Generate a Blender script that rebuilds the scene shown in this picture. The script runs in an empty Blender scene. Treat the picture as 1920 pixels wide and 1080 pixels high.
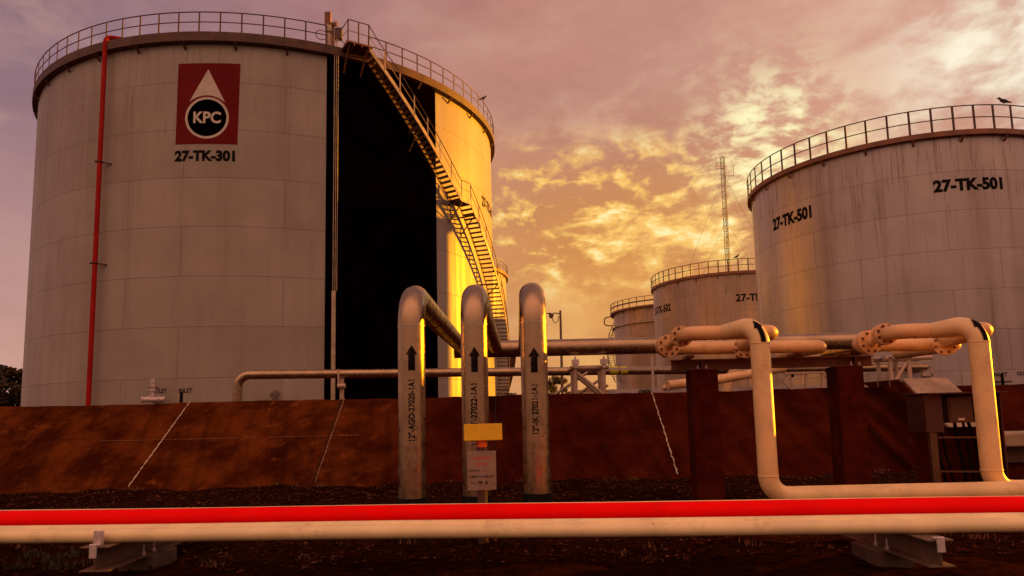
import bpy, bmesh, math, random
import numpy as np
from mathutils import Vector, Matrix
random.seed(7); rng = np.random.default_rng(7)
sin, cos, pi, rad = math.sin, math.cos, math.pi, math.radians
sc = bpy.context.scene
COL = sc.collection

# ------------------------------------------------------------------ camera
F, PITCH, ROLL, EYE, PY0 = 1300.0, rad(6.59), rad(-1.30), 1.35, 623.0   # PY0: the photo is a crop, its optical axis sits below the middle
_r = Vector((1, 0, 0)); _f = Vector((0, cos(PITCH), sin(PITCH))); _u = _r.cross(_f)
CR = cos(ROLL)*_r + sin(ROLL)*_u
CU = -sin(ROLL)*_r + cos(ROLL)*_u
cam = bpy.data.cameras.new('camera'); cam.sensor_width = 36; cam.lens = F/1920*36; cam.shift_y = (PY0-540)/1920
cam.clip_start = .1; cam.clip_end = 5000
co = bpy.data.objects.new('camera', cam); COL.objects.link(co); sc.camera = co
co.matrix_world = Matrix(((CR.x, CU.x, -_f.x, 0), (CR.y, CU.y, -_f.y, 0), (CR.z, CU.z, -_f.z, EYE), (0, 0, 0, 1)))
O = Vector((0, 0, EYE))
def ray(px, py):
    return (CR*((px-960)/F) + CU*(-(py-PY0)/F) + _f).normalized()
def pix(px, py, Y):                       # point seen at a photo pixel, at distance Y
    d = ray(px, py); return O + d*(Y/d.y)
def pixz(px, py, z):
    d = ray(px, py); return O + d*((z-EYE)/d.z)

# ------------------------------------------------------------------ object helpers
def setp(o, label=None, cat=None, group=None, kind=None):
    if label: o['label'] = label
    if cat: o['category'] = cat
    if group: o['group'] = group
    if kind: o['kind'] = kind
    return o
def thing(name, label, cat, loc=(0, 0, 0), group=None):
    o = bpy.data.objects.new(name, None); COL.objects.link(o); o.location = loc
    o.empty_display_size = .2
    return setp(o, label, cat, group)
def wloc(o):
    v = Vector(o.location)
    while o.parent: o = o.parent; v += Vector(o.location)
    return v
class MB:
    def __init__(s): s.v = []; s.f = []; s.sm = []
    def add(s, vs, fs, smooth=False):
        n = len(s.v); s.v += [tuple(v) for v in vs]
        for f in fs: s.f.append(tuple(i+n for i in f)); s.sm.append(smooth)
        return s
    def box(s, c, d, rot=None):
        c = Vector(c); hx, hy, hz = d[0]/2, d[1]/2, d[2]/2
        vs = [Vector((x, y, z)) for x in (-hx, hx) for y in (-hy, hy) for z in (-hz, hz)]
        if rot is not None: vs = [rot @ v for v in vs]
        return s.add([c+v for v in vs], [(0, 1, 3, 2), (4, 6, 7, 5), (0, 4, 5, 1), (2, 3, 7, 6), (0, 2, 6, 4), (1, 5, 7, 3)])
    def hexa(s, b, t):                     # 4 bottom + 4 top points
        return s.add(list(b)+list(t), [(3, 2, 1, 0), (4, 5, 6, 7), (0, 1, 5, 4), (1, 2, 6, 5), (2, 3, 7, 6), (3, 0, 4, 7)])
    def bar(s, a, b, w, h, up=(0, 0, 1)):
        a, b = Vector(a), Vector(b); d = (b-a).normalized(); up = Vector(up)
        x = d.cross(up)
        if x.length < 1e-4: x = d.cross(Vector((0, 1, 0)))
        x.normalize(); y = x.cross(d)
        q = [x*(i*w/2)+y*(j*h/2) for i, j in ((-1, -1), (1, -1), (1, 1), (-1, 1))]
        return s.add([a+v for v in q]+[b+v for v in q], [(0, 1, 2, 3), (7, 6, 5, 4), (0, 4, 5, 1), (1, 5, 6, 2), (2, 6, 7, 3), (3, 7, 4, 0)])
    def tube(s, path, r, seg=12, caps=True, smooth=True):
        P = [Vector(p) for p in path]; n = len(P)
        R = r if isinstance(r, (list, tuple)) else [r]*n
        T = []
        for i in range(n):
            a = P[max(0, i-1)]; b = P[min(n-1, i+1)]
            T.append((b-a).normalized())
        u = T[0].orthogonal().normalized(); vs = []; fs = []
        for i in range(n):
            u = (u - T[i]*u.dot(T[i]))
            if u.length < 1e-6: u = T[i].orthogonal()
            u.normalize(); w = T[i].cross(u)
            for k in range(seg):
                a = 2*pi*k/seg; vs.append(P[i]+(u*cos(a)+w*sin(a))*R[i])
        for i in range(n-1):
            for k in range(seg):
                k2 = (k+1) % seg
                fs.append((i*seg+k, i*seg+k2, (i+1)*seg+k2, (i+1)*seg+k))
        s.add(vs, fs, smooth)
        if caps:
            s.add(vs[:seg], [tuple(range(seg-1, -1, -1))]); s.add(vs[-seg:], [tuple(range(seg))])
        return s
    def build(s, name, mat, parent=None, bevel=0):
        m = bpy.data.meshes.new(name)
        off = wloc(parent) if parent else Vector((0, 0, 0))
        m.from_pydata([(v[0]-off.x, v[1]-off.y, v[2]-off.z) for v in s.v], [], s.f)
        m.polygons.foreach_set('use_smooth', s.sm)
        if mat: m.materials.append(mat)
        m.update()
        o = bpy.data.objects.new(name, m); COL.objects.link(o)
        if parent: o.parent = parent
        if bevel:
            b = o.modifiers.new('bevel', 'BEVEL'); b.width = bevel; b.segments = 2; b.limit_method = 'ANGLE'
        return o
def fillet(pts, R, n=8):                  # polyline with round elbows
    P = [Vector(p) for p in pts]; R = R if isinstance(R, (list, tuple)) else [R]*len(P)
    out = [P[0]]
    for i in range(1, len(P)-1):
        a = (P[i-1]-P[i]).normalized(); b = (P[i+1]-P[i]).normalized()
        ang = a.angle(b)
        if ang > pi-.02: out.append(P[i]); continue
        t = R[i]/math.tan(ang/2)
        s0 = P[i]+a*t; c = P[i]+(a+b).normalized()*(R[i]/sin(ang/2))
        v0 = s0-c; v1 = (P[i]+b*t)-c; tot = v0.angle(v1); ax = v0.cross(v1).normalized()
        for k in range(n+1): out.append(c+Matrix.Rotation(tot*k/n, 3, ax) @ v0)
    out.append(P[-1]); return out
def dup(o, parent=None, loc=None):
    c = o.copy(); COL.objects.link(c)
    if parent: c.parent = parent
    if loc is not None: c.location = loc
    return c

# ------------------------------------------------------------------ node helpers
class NT:
    def __init__(s, tree): s.t = tree; s.n = tree.nodes; s.l = tree.links
    def node(s, typ, **kw):
        n = s.n.new(typ)
        for k, v in kw.items(): setattr(n, k, v)
        return n
    def put(s, sock, v):
        if hasattr(v, 'is_output'): s.l.new(v, sock)
        elif v is not None:
            if isinstance(v, (tuple, list)) and sock.type == 'RGBA' and len(v) == 3: v = (*v, 1)
            sock.default_value = v
    def math(s, op, a, b=0.0, c=None, clamp=False):
        n = s.node('ShaderNodeMath', operation=op, use_clamp=clamp)
        s.put(n.inputs[0], a); s.put(n.inputs[1], b)
        if c is not None: s.put(n.inputs[2], c)
        return n.outputs[0]
    def vm(s, op, a, b=None, scale=None):
        n = s.node('ShaderNodeVectorMath', operation=op); s.put(n.inputs[0], a)
        if b is not None: s.put(n.inputs[1], b)
        if scale is not None: s.put(n.inputs['Scale'], scale)
        return n.outputs['Value'] if op in ('DOT_PRODUCT', 'LENGTH') else n.outputs['Vector']
    def noise(s, vec, scale, detail=4, rough=.55, dist=0, off=None):
        n = s.node('ShaderNodeTexNoise'); n.inputs['Scale'].default_value = scale; n.inputs['Detail'].default_value = detail
        n.inputs['Roughness'].default_value = rough; n.inputs['Distortion'].default_value = dist
        if off: vec = s.vm('ADD', vec, off)
        s.l.new(vec, n.inputs['Vector']); return n.outputs['Fac']
    def step(s, v, a, b, lo=0, hi=1):
        n = s.node('ShaderNodeMapRange', interpolation_type='SMOOTHSTEP'); s.put(n.inputs[0], v)
        n.inputs[1].default_value = a; n.inputs[2].default_value = b; n.inputs[3].default_value = lo; n.inputs[4].default_value = hi
        return n.outputs[0]
    def mix(s, f, a, b, blend='MIX'):
        n = s.node('ShaderNodeMix', data_type='RGBA', blend_type=blend); s.put(n.inputs[0], f); s.put(n.inputs[6], a); s.put(n.inputs[7], b)
        return n.outputs[2]
    def sep(s, v):
        n = s.node('ShaderNodeSeparateXYZ'); s.l.new(v, n.inputs[0]); return n.outputs
    def comb(s, x, y, z):
        n = s.node('ShaderNodeCombineXYZ'); s.put(n.inputs[0], x); s.put(n.inputs[1], y); s.put(n.inputs[2], z); return n.outputs[0]
def newmat(name):
    m = bpy.data.materials.new(name); m.use_nodes = True; t = NT(m.node_tree)
    b = m.node_tree.nodes['Principled BSDF']
    tc = t.node('ShaderNodeTexCoord'); return m, t, b, tc.outputs['Object']
def paint(name, col, rough=.45, metal=0., var=.15, scale=3., dirt=None, dirt_amt=.3, bump=.0, spec=.5, fine=0.):
    m, t, b, P = newmat(name)
    c = t.mix(t.step(t.noise(P, scale, 6, .6), .35, .65), tuple(x*(1-var) for x in col), tuple(min(1, x*(1+var)) for x in col))
    if dirt:
        d = t.noise(P, scale*2.3, 9, .72, off=(3, 7, 1))
        c = t.mix(t.math('MULTIPLY', t.step(d, .54, .72), dirt_amt), c, dirt)
    if fine:
        d = t.noise(P, 55, 3, .7, off=(9, 2, 5)); c = t.mix(t.math('MULTIPLY', t.step(d, .64, .72), fine), c, dirt or (.05, .02, .01))
    t.put(b.inputs['Base Color'], c)
    t.put(b.inputs['Roughness'], t.step(t.noise(P, scale*4, 4), .3, .7, max(.05, rough-.1), min(1, rough+.12)))
    b.inputs['Metallic'].default_value = metal; b.inputs['Specular IOR Level'].default_value = spec
    if bump:
        bn = t.node('ShaderNodeBump'); bn.inputs['Strength'].default_value = bump; bn.inputs['Distance'].default_value = .02
        t.l.new(t.noise(P, scale*14, 6, .65), bn.inputs['Height']); t.l.new(bn.outputs[0], b.inputs['Normal'])
    return m
def tank_paint(name, R, H, course, col, plate=7.4, streak=.55, seed=0., rust=(.10, .035, .012), metal=.06):
    m, t, b, P = newmat(name)
    x, y, z = t.sep(P)
    ang = t.math('MULTIPLY', t.math('ARCTAN2', y, x), R)
    # plates: weld seams between courses and staggered vertical joints
    br = t.node('ShaderNodeTexBrick'); br.offset = .37; br.offset_frequency = 2
    br.inputs['Color1'].default_value = (1, 1, 1, 1); br.inputs['Color2'].default_value = (.90, .90, .90, 1); br.inputs['Mortar'].default_value = (.60, .56, .52, 1)
    br.inputs['Scale'].default_value = 1; br.inputs['Mortar Size'].default_value = .018; br.inputs['Mortar Smooth'].default_value = .25
    br.inputs['Brick Width'].default_value = plate; br.inputs['Row Height'].default_value = course
    t.l.new(t.comb(ang, z, 0.), br.inputs['Vector'])
    # rain streaks: noise squeezed along z
    S1 = t.comb(t.math('MULTIPLY', x, 1.), y, t.math('MULTIPLY', z, .05))
    S2 = t.comb(x, y, t.math('MULTIPLY', z, .018))
    s1 = t.noise(S1, 1.7, 8, .68, off=(seed, 2, 1)); s2 = t.noise(S2, .55, 5, .6, off=(seed+5, 1, 3))
    s3 = t.noise(S1, 6.5, 4, .7, off=(seed+9, 4, 0))
    top = t.step(z, H*.45, H, 0.15, 1.)                               # run-off stains hang from the rim
    f = t.math('MULTIPLY', t.math('ADD', t.math('MULTIPLY', t.step(s1, .5, .72), .6), t.math('MULTIPLY', t.step(s2, .48, .7), .5)), streak, clamp=True)
    f2 = t.math('MULTIPLY', t.math('MULTIPLY', t.step(s3, .52, .7), top), streak)
    blotch = t.noise(P, .35, 5, .6, off=(seed, 0, 9))
    c = t.mix(t.step(blotch, .3, .7), tuple(v*.9 for v in col), tuple(min(1, v*1.08) for v in col))
    c = t.mix(f, c, tuple(v*.60*w for v, w in zip(col, (1., .88, .74))))
    c = t.mix(f2, c, tuple(v*.42*w for v, w in zip(col, (1., .9, .7))))
    rs = t.math('MULTIPLY', t.step(t.noise(S1, 3.1, 9, .75, off=(seed+2, 8, 2)), .68, .8), .55)
    c = t.mix(rs, c, rust)
    c = t.mix(1., c, br.outputs['Color'], 'MULTIPLY')
    t.put(b.inputs['Base Color'], c)
    t.put(b.inputs['Roughness'], t.step(s1, .3, .7, .27+.15*(metal < .1), .48+.12*(metal < .1))); b.inputs['Specular IOR Level'].default_value = .5 if metal > .1 else .35; b.inputs['Metallic'].default_value = metal
    bn = t.node('ShaderNodeBump'); bn.inputs['Strength'].default_value = .35; bn.inputs['Distance'].default_value = .06
    hgt = t.math('ADD', t.math('MULTIPLY', t.noise(P, .45, 3, .5), 1.), t.math('MULTIPLY', br.outputs['Fac'], -.35))
    t.l.new(hgt, bn.inputs['Height']); t.l.new(bn.outputs[0], b.inputs['Normal'])
    return m

M = {}
M['steel'] = paint('steel_pipe_paint', (.39, .275, .165), .31, .88, .14, 2.2, (.17, .09, .04), .5, spec=.5, fine=.3)
M['weld'] = paint('weld_bead', (.55, .47, .42), .4, .4)
M['cream'] = paint('cream_paint', (.78, .55, .265), .42, 0, .10, 2.5, (.34, .17, .06), .5, .05, fine=.6)
M['creamrun'] = paint('cream_run_paint', (.90, .70, .37), .42, 0, .08, 2.2, (.36, .20, .07), .5, .06, fine=.75)
M['creamdirty'] = paint('cream_dirty_paint', (.72, .44, .20), .5, 0, .16, 2.5, (.22, .085, .025), .75, .08, fine=.6)
M['red'] = paint('red_paint', (.93, .0015, .001), .6, 0, .05, 2, (.50, .012, .006), .35, spec=.06, fine=.35)
M['redpipe'] = paint('dull_red_paint', (.36, .008, .004), .6, 0, .12, 1.2, (.14, .01, .006), .4, spec=.15)
M['rim'] = paint('rim_bitumen', (.090, .036, .018), .6, 0, .3, 1.5, (.13, .05, .02), .5)
M['rim_pale'] = paint('rim_rust_paint', (.22, .085, .04), .55, 0, .25, 1.5, (.10, .03, .015), .5)
M['rail'] = paint('rail_paint', (.085, .038, .022), .5, .2, .2, 2)
M['railpale'] = paint('stair_paint', (.46, .36, .24), .5, .15, .2, 2, (.15, .06, .03), .5)
M['tread'] = paint('tread_steel', (.16, .09, .055), .6, .2, .25, 3)
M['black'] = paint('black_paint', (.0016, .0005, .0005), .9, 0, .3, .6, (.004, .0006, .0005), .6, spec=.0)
M['ink'] = paint('black_lettering', (.008, .006, .006), .75, 0, .2, 3, (.16, .12, .10), .4, spec=.06)
M['white'] = paint('white_lettering', (.58, .51, .42), .55, 0, .10, 1.5, (.36, .28, .2), .5)
M['emred'] = paint('emblem_red', (.155, .003, .004), .6, 0, .10, .8, (.09, .004, .004), .4, spec=.12)
M['letterred'] = paint('red_lettering', (.55, .03, .015), .6)
M['yellow'] = paint('yellow_paint', (.80, .50, .004), .5, 0, .06, 6, (.4, .2, .02), .3)
M['orange'] = paint('orange_collar', (.78, .10, .015), .5)
M['plate'] = paint('aluminium_plate', (.30, .22, .17), .45, .35, .12, 7, (.14, .08, .05), .5)
M['galv'] = paint('galvanised_steel', (.62, .52, .50), .45, .35, .12, 9, (.3, .2, .15), .3)
M['beam'] = paint('beam_paint', (.15, .048, .02), .6, .1, .2, 4, (.06, .02, .01), .5)
M['fgbeam'] = paint('grey_beam_paint', (.15, .09, .055), .55, .15, .15, 7, (.16, .08, .05), .5, .1)
M['tubeframe'] = paint('rack_tube_paint', (.50, .36, .26), .45, .25, .12, 4, (.2, .1, .05), .4)
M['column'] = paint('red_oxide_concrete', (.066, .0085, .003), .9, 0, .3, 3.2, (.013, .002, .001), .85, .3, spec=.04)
M['concrete'] = paint('pale_concrete', (.36, .25, .165), .9, 0, .2, 2.4, (.15, .085, .05), .6, .4)
M['rawconcrete'] = paint('plinth_concrete', (.11, .065, .04), .95, 0, .3, 5, (.06, .03, .02), .6, .6)
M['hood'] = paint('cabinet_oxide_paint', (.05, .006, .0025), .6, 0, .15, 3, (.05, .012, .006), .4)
M['panel'] = paint('cabinet_panel', (.085, .033, .014), .5, .1, .12, 5)
M['cable'] = paint('black_cable', (.006, .004, .003), .85, spec=.05)
M['bark'] = paint('bark', (.05, .03, .02), .9)
M['lattice'] = paint('mast_steel', (.16, .10, .07), .6, .2)
M['bird'] = paint('bird_feathers', (.035, .025, .022), .8)
M['band'] = paint('green_band', (.50, .46, .03), .5)
M['sealant'] = paint('pale_joint_sealant', (.46, .35, .24), .9, 0, .3, 9, (.10, .05, .03), .6)
M['crack'] = paint('hairline_crack', (.17, .07, .03), .95)
M['tar'] = paint('dark_joint', (.012, .006, .004), .95)

# ------------------------------------------------------------------ text
def text_geo(txt, size, bold=0., align='CENTER'):
    cu = bpy.data.curves.new('lettering', 'FONT'); cu.body = txt; cu.size = size; cu.align_x = align; cu.align_y = 'CENTER'
    cu.offset = bold; cu.resolution_u = 4; cu.fill_mode = 'FRONT'
    o = bpy.data.objects.new('lettering', cu); COL.objects.link(o)
    m = bpy.data.meshes.new_from_object(o)
    vs = [Vector(v.co) for v in m.vertices]; fs = [tuple(p.vertices) for p in m.polygons]
    bpy.data.objects.remove(o); bpy.data.curves.remove(cu); bpy.data.meshes.remove(m)
    return vs, fs
def letters(name, txt, fn, cap, mat, parent, width=None, bold=.02, align='CENTER', asp=None):
    vs, fs = text_geo(txt, cap/.70, bold*cap/.70, align)
    if width:
        x0 = min(v.x for v in vs); x1 = max(v.x for v in vs); k = width/(x1-x0)
        for v in vs: v.x *= k
    y0 = min(v.y for v in vs); y1 = max(v.y for v in vs); ym = (y0+y1)/2
    mb = MB(); mb.add([fn(v.x, v.y-ym) for v in vs], fs)
    return mb.build(name, mat, parent)

# ------------------------------------------------------------------ tanks
class Tank:
    def __init__(s, az, D, R, base, course, n):
        s.az, s.D, s.R, s.base, s.course, s.n = az, D, R, base, course, n
        s.c = Vector((D*sin(az), D*cos(az), 0)); s.f = Vector((-sin(az), -cos(az), 0)); s.r = Vector((cos(az), -sin(az), 0))
        s.top = base+course*n
    def P(s, th, r, z): return s.c + (s.f*cos(th)+s.r*sin(th))*r + Vector((0, 0, z))
    def cyl(s, px, py, r=None):
        r = r or s.R; d = ray(px, py); a = d.x**2+d.y**2; b = -(d.x*s.c.x+d.y*s.c.y); q = s.c.x**2+s.c.y**2-r*r
        disc = b*b-a*q; t = (-b-math.sqrt(max(disc, 0)))/a
        p = O+d*t; v = Vector((p.x-s.c.x, p.y-s.c.y, 0))
        return math.atan2(v.dot(s.r), v.dot(s.f)), p.z
    def ring(s, mb, prof, t0=-pi, t1=pi, n=160, close=False, smooth=True):
        k = len(prof); vs = []; fs = []
        for i in range(n+1):
            th = t0+(t1-t0)*i/n
            for r, z in prof: vs.append(s.P(th, r, z))
        e = k if close else k-1
        for i in range(n):
            for j in range(e):
                j2 = (j+1) % k; fs.append((i*k+j, (i+1)*k+j, (i+1)*k+j2, i*k+j2))
        mb.add(vs, fs, smooth)
        if close and abs(t1-t0) < 2*pi-.01:
            mb.add(vs[:k], [tuple(range(k-1, -1, -1))]); mb.add(vs[-k:], [tuple(range(k))])
    def onwall(s, th, zc, proud=.012):
        return lambda x, y: s.P(th+x/s.R, s.R+proud, zc+y)
def make_tank(T, label, mat, rim_h, rim_o, rail_h, npost, span, rim_mat, root_name='storage_tank', shell_n=192, group='white storage tanks', toe=False, post_w=.055, thin=.028):
    root = thing(root_name, label, 'storage tank', (T.c.x, T.c.y, T.base), group)
    mb = MB(); T.ring(mb, [(T.R, T.base), (T.R, T.top)], n=shell_n); mb.build('shell', mat, root)
    mb = MB(); T.ring(mb, [(T.R-.02, T.top-.02), (T.R*.5, T.top+T.R*.06), (.05, T.top+T.R*.085)], n=96); mb.build('roof', rim_mat, root)
    mb = MB(); zt = T.top+.06
    T.ring(mb, [(T.R+.006, zt-rim_h), (T.R+rim_o, zt-rim_h*.9), (T.R+rim_o, zt), (T.R-.3, zt+.003)], n=shell_n, smooth=False)
    mb.build('rim', rim_mat, root)
    nb = max(24, int(2*pi*T.R/2.4)); b0 = None
    for i in range(nb):
        th = 2*pi*(i+.5)/nb-pi
        if abs(th) > 1.75: continue
        if b0 is None:
            br = MB(); br.bar((.008, 0, -.28), (rim_o-.02, 0, -.02), .06, .10, up=(0, 1, 0)); b0 = br.build('rim_bracket', rim_mat, None); o = b0
        else: o = b0.copy(); COL.objects.link(o)
        p = T.P(th, T.R, zt-rim_h); v = T.P(th, 1, 0)-T.c
        o.parent = root; o.location = (p.x-T.c.x, p.y-T.c.y, p.z-T.base); o.rotation_euler = (0, 0, math.atan2(v.y, v.x))
    rail = MB(); rr = T.R+rim_o-.06
    T.ring(rail, [(rr+thin*cos(a), zt+rail_h+thin*sin(a)) for a in (0, pi/3, 2*pi/3, pi, 4*pi/3, 5*pi/3)], t0=span[0], t1=span[1], n=150, close=True)
    g = rail.build('top_rail', M['rail'], root)
    rail = MB()
    mh = thin*(2.2 if toe else .8)
    T.ring(rail, [(rr-.012, zt+rail_h*.5-mh), (rr+.012, zt+rail_h*.5-mh), (rr+.012, zt+rail_h*.5+mh), (rr-.012, zt+rail_h*.5+mh)], t0=span[0], t1=span[1], n=150, close=True)
    rail.build('middle_rail', M['rail'], root)
    # posts: flat bars, one mesh copied round
    pm = MB(); pm.box((0, 0, rail_h/2), (post_w*.5, post_w*1.3, rail_h)); m0 = pm.build('rail_post', M['rail'], None)
    first = True
    for i in range(npost+1):
        th = span[0]+(span[1]-span[0])*i/npost; th = (th+pi) % (2*pi)-pi
        if abs(th) > 2.0: continue
        p = T.P(th, rr, zt)
        o = m0 if first else m0.copy()
        if not first: COL.objects.link(o)
        first = False
        o.parent = root; o.location = (p.x-T.c.x, p.y-T.c.y, p.z-T.base); v = T.P(th, 1, 0)-T.c
        o.rotation_euler = (0, 0, math.atan2(v.y, v.x))
    return root

T301 = Tank(rad(-18.4), 49.5, 14.4, .85, 2.436, 8)
R5 = 8.6
T501 = Tank(rad(29.68), 5.803*R5, R5, 1.35-.06*R5, .241*R5, 7)
T502 = Tank(rad(17.7), 89., 9.3, .85, 2.205, 7)
T503 = Tank(rad(13.4), 110., 9.5, .85, 2.205, 7)
T302 = Tank(rad(-8.9), 97.5, 14.4, .85, 2.436, 8)
LG = (.40, .36, .33)
M['t301'] = tank_paint('tank_wall_paint', 14.4, 19.5, 2.436, (.375, .33, .28), 7.6, .42, 0., metal=.08)
M['t501'] = tank_paint('tank_wall_paint_b', R5, 1.687*R5, .241*R5, (.48, .425, .41), 6.6, .95, 4., metal=.42)
M['t502'] = tank_paint('tank_wall_paint_c', 9.3, 15.4, 2.205, (.44, .33, .26), 4.0, .9, 8., metal=.3)

# --- tank with the emblem and the stair
th_stair, _ = T301.cyl(690, 95, T301.R+.9)
tk = make_tank(T301, 'huge grey tank with red emblem and outside stair, nearest on the left', M['t301'], .52, .30, 1.05, 88,
               (th_stair+.02-2*pi, T301.cyl(612, 60, T301.R+.3)[0]), M['rim'])
# lettering 27-TK-301 and emblem
th, z = T301.cyl(385.5, 292)
w = (T301.cyl(442, 292)[0]-T301.cyl(329, 292)[0])*T301.R
hcap = T301.cyl(386, 283)[1]-T301.cyl(386, 301)[1]
letters('tank_number', '27-TK-301', T301.onwall(th, z), hcap, M['ink'], tk, w, .05)
def wallpoly(name, T, pts, mat, parent, proud, nu=14):       # quad patch on the wall from 4 photo corners (TL,TR,BR,BL)
    q = [T.cyl(*p) for p in pts]; mb = MB(); vs = []; fs = []
    for j in range(5):
        for i in range(nu+1):
            u, v = i/nu, j/4
            a = [q[0][k]*(1-u)*(1-v)+q[1][k]*u*(1-v)+q[2][k]*u*v+q[3][k]*(1-u)*v for k in (0, 1)]
            vs.append(T.P(a[0], T.R+proud, a[1]))
    for j in range(4):
        for i in range(nu): a = j*(nu+1)+i; fs.append((a, a+1, a+nu+2, a+nu+1))
    mb.add(vs, fs); return mb.build(name, mat, parent)
em = wallpoly('emblem', T301, [(335, 120), (451, 120), (445, 271), (329, 271)], M['emred'], tk, .010)
thc, zc = T301.cyl(388, 221); ro = (T301.cyl(429, 221)[0]-T301.cyl(347, 221)[0])*T301.R/2; rz = (T301.cyl(388, 182)[1]-T301.cyl(388, 260)[1])/2
W = T301.onwall(thc, zc, .018)
def annulus(name, r0, r1, proud, mat):
    Wf = T301.onwall(thc, zc, proud); mb = MB(); n = 64; vs = []; fs = []; K = 7
    for j in range(K):
        q = r0+(r1-r0)*j/(K-1)
        for i in range(n): a = 2*pi*i/n; vs.append(Wf(q*ro*cos(a), q*rz*sin(a)))
    for j in range(K-1):
        for i in range(n): fs.append((j*n+i, (j+1)*n+i, (j+1)*n+(i+1) % n, j*n+(i+1) % n))
    mb.add(vs, fs); return mb.build(name, mat, em)
annulus('emblem_ring', .885, 1., .020, M['white']); annulus('emblem_disc', .001, .89, .016, M['black'])
letters('emblem_letters', 'KPC', T301.onwall(thc, zc+.02, .024), rz*.52, M['white'], em, ro*1.26, .03)
ap = T301.cyl(391, 130); bl = T301.cyl(355.5, 191); brr = T301.cyl(422, 192); vs = []; fs = []; K = 12
for i in range(K+1):
    u = i/K; th = bl[0]+(brr[0]-bl[0])*u; zb = bl[1]+(brr[1]-bl[1])*u
    zb += (1-(2*u-1)**2)*(T301.cyl(389, 178.5)[1]-bl[1])
    for j in range(K+1):
        v = j/K; vs.append(T301.P(ap[0]+(th-ap[0])*v, T301.R+.018, ap[1]+(zb-ap[1])*v))
for i in range(K):
    for j in range(K): a = i*(K+1)+j; fs.append((a, a+1, a+K+2, a+K+1))
mb = MB(); mb.add(vs, fs); mb.build('emblem_flame', M['white'], em)
# black painted strip
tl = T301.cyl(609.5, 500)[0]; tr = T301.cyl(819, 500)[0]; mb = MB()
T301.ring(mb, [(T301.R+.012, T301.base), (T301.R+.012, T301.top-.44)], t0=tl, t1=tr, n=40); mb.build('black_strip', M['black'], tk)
# red riser pipe with brackets
thr = T301.cyl(181, 430, T301.R+.3)[0]; rp = T301.R+.30
pts = [T301.P(thr, rp, T301.base), T301.P(thr, rp, T301.top+.30), T301.P(thr+.06, T301.R-.5, T301.top+.34)]
mb = MB(); mb.tube(fillet(pts, .3), .115, 14); red = mb.build('riser_pipe', M['redpipe'], tk)
for py in (303, 492):
    zz = T301.cyl(190, py, rp)[1]; mb = MB()
    mb.bar(T301.P(thr-.012, rp+.13, zz), T301.P(thr+.03, T301.R-.01, zz-.06), .05, .08); mb.box(T301.P(thr, rp, zz), (.30, .30, .05)); mb.build('pipe_bracket', M['rail'], red)
# gauge pipe in front of the black strip
tg = T301.cyl(630, 300, T301.R+.3)[0]
zsp = T301.cyl(627, 545, T301.R+.3)[1]
mb = MB(); mb.tube([T301.P(tg-.004, T301.R+.25, T301.base), T301.P(tg-.004, T301.R+.25, zsp)], .11, 10); mb.build('conduit', M['railpale'], tk)
mb = MB()
for dx in (-.10, 0.0, .09): mb.tube([T301.P(tg+dx/14.4, T301.R+.25, zsp), T301.P(tg+dx/14.4, T301.R+.27, T301.top+1.5)], .022, 6)
mb.build('gauge_cable', M['railpale'], tk)
# level gauge on the rim
tq = T301.cyl(616, 60, T301.R+.2)[0]; zt = T301.top+.06
lg = MB(); lg.tube([T301.P(tq+.003, T301.R+.05, zt), T301.P(tq+.003, T301.R+.05, zt+.55), T301.P(tq+.003, T301.R+.05, zt+.8)], [.17, .17, .12], 12)
lg.tube([T301.P(tq+.003, T301.R+.05, zt+.8), T301.P(tq+.003, T301.R+.05, zt+1.15)], .19, 12)
lg_o = lg.build('level_gauge', M['railpale'], tk)
mb = MB(); mb.box(T301.P(tq, T301.R+.05, zt+1.5), (.30, .25, .75)); mb.bar(T301.P(tq, T301.R+.05, zt+1.22), T301.P(tg, T301.R+.27, zt+1.24), .16, .16)
mb.bar(T301.P(tq+.018, T301.R+.15, zt-.5), T301.P(tq+.018, T301.R+.15, zt+1.2), .16, .10)
mb.build('gauge_mount', M['rim_pale'], lg_o)
mb = MB(); mb.box(T301.P(tq+.034, T301.R+.2, zt+.75), (.42, .25, .58)); mb.build('junction_box', M['rim'], lg_o)
for k in range(2):
    mb = MB(); c0 = T301.P(tq-.025+k*.065, T301.R+.2, zt+.5-k*.35)
    mb.tube([c0+T301.r*(.28*cos(a))+Vector((0, 0, .26*sin(a))) for a in [i*2*pi/16 for i in range(17)]], .018, 5); mb.build('cable_loop', M['cable'], lg_o)
# spiral stair
th_l0 = T301.cyl(848, 372, T301.R+.95)[0]; th_l0 = T301.cyl(862, 372, T301.R+.95)[0]; z_l = T301.cyl(862, 372, T301.R+.95)[1]
z_p = T301.top+.02; th_p = th_stair
slope = (z_p-z_l)/((th_l0-th_p))                # metres per radian
th_l1 = th_l0+.062
th_e = th_l1+(z_l-T301.base)/slope
def zst(th):
    if th <= th_p: return z_p
    if th < th_l0: return z_p-slope*(th-th_p)
    if th < th_l1: return z_l
    return z_l-slope*(th-th_l1)
ri, ro_ = T301.R+.22, T301.R+1.02
st = MB(); st.add([], []); stair = None
def stringer(r, mat):
    mb = MB(); n = 150; vs = []; fs = []
    for i in range(n+1):
        th = th_p+(th_e-th_p)*i/n; z = zst(th)
        for dr, dz in ((-.02, -.16), (.02, -.16), (.02, .12), (-.02, .12)): vs.append(T301.P(th, r+dr, z+dz))
    for i in range(n):
        for j in range(4): j2 = (j+1) % 4; fs.append((i*4+j, i*4+j2, (i+1)*4+j2, (i+1)*4+j))
    mb.add(vs, fs, False); return mb
stair = stringer(ro_, 0).build('staircase', M['railpale'], tk)
stringer(ri, 0).build('stringer', M['tread'], stair)
ntread = 84; zs = [z_p-.2-(z_p-T301.base-.2)*i/ntread for i in range(ntread+1)]
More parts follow.
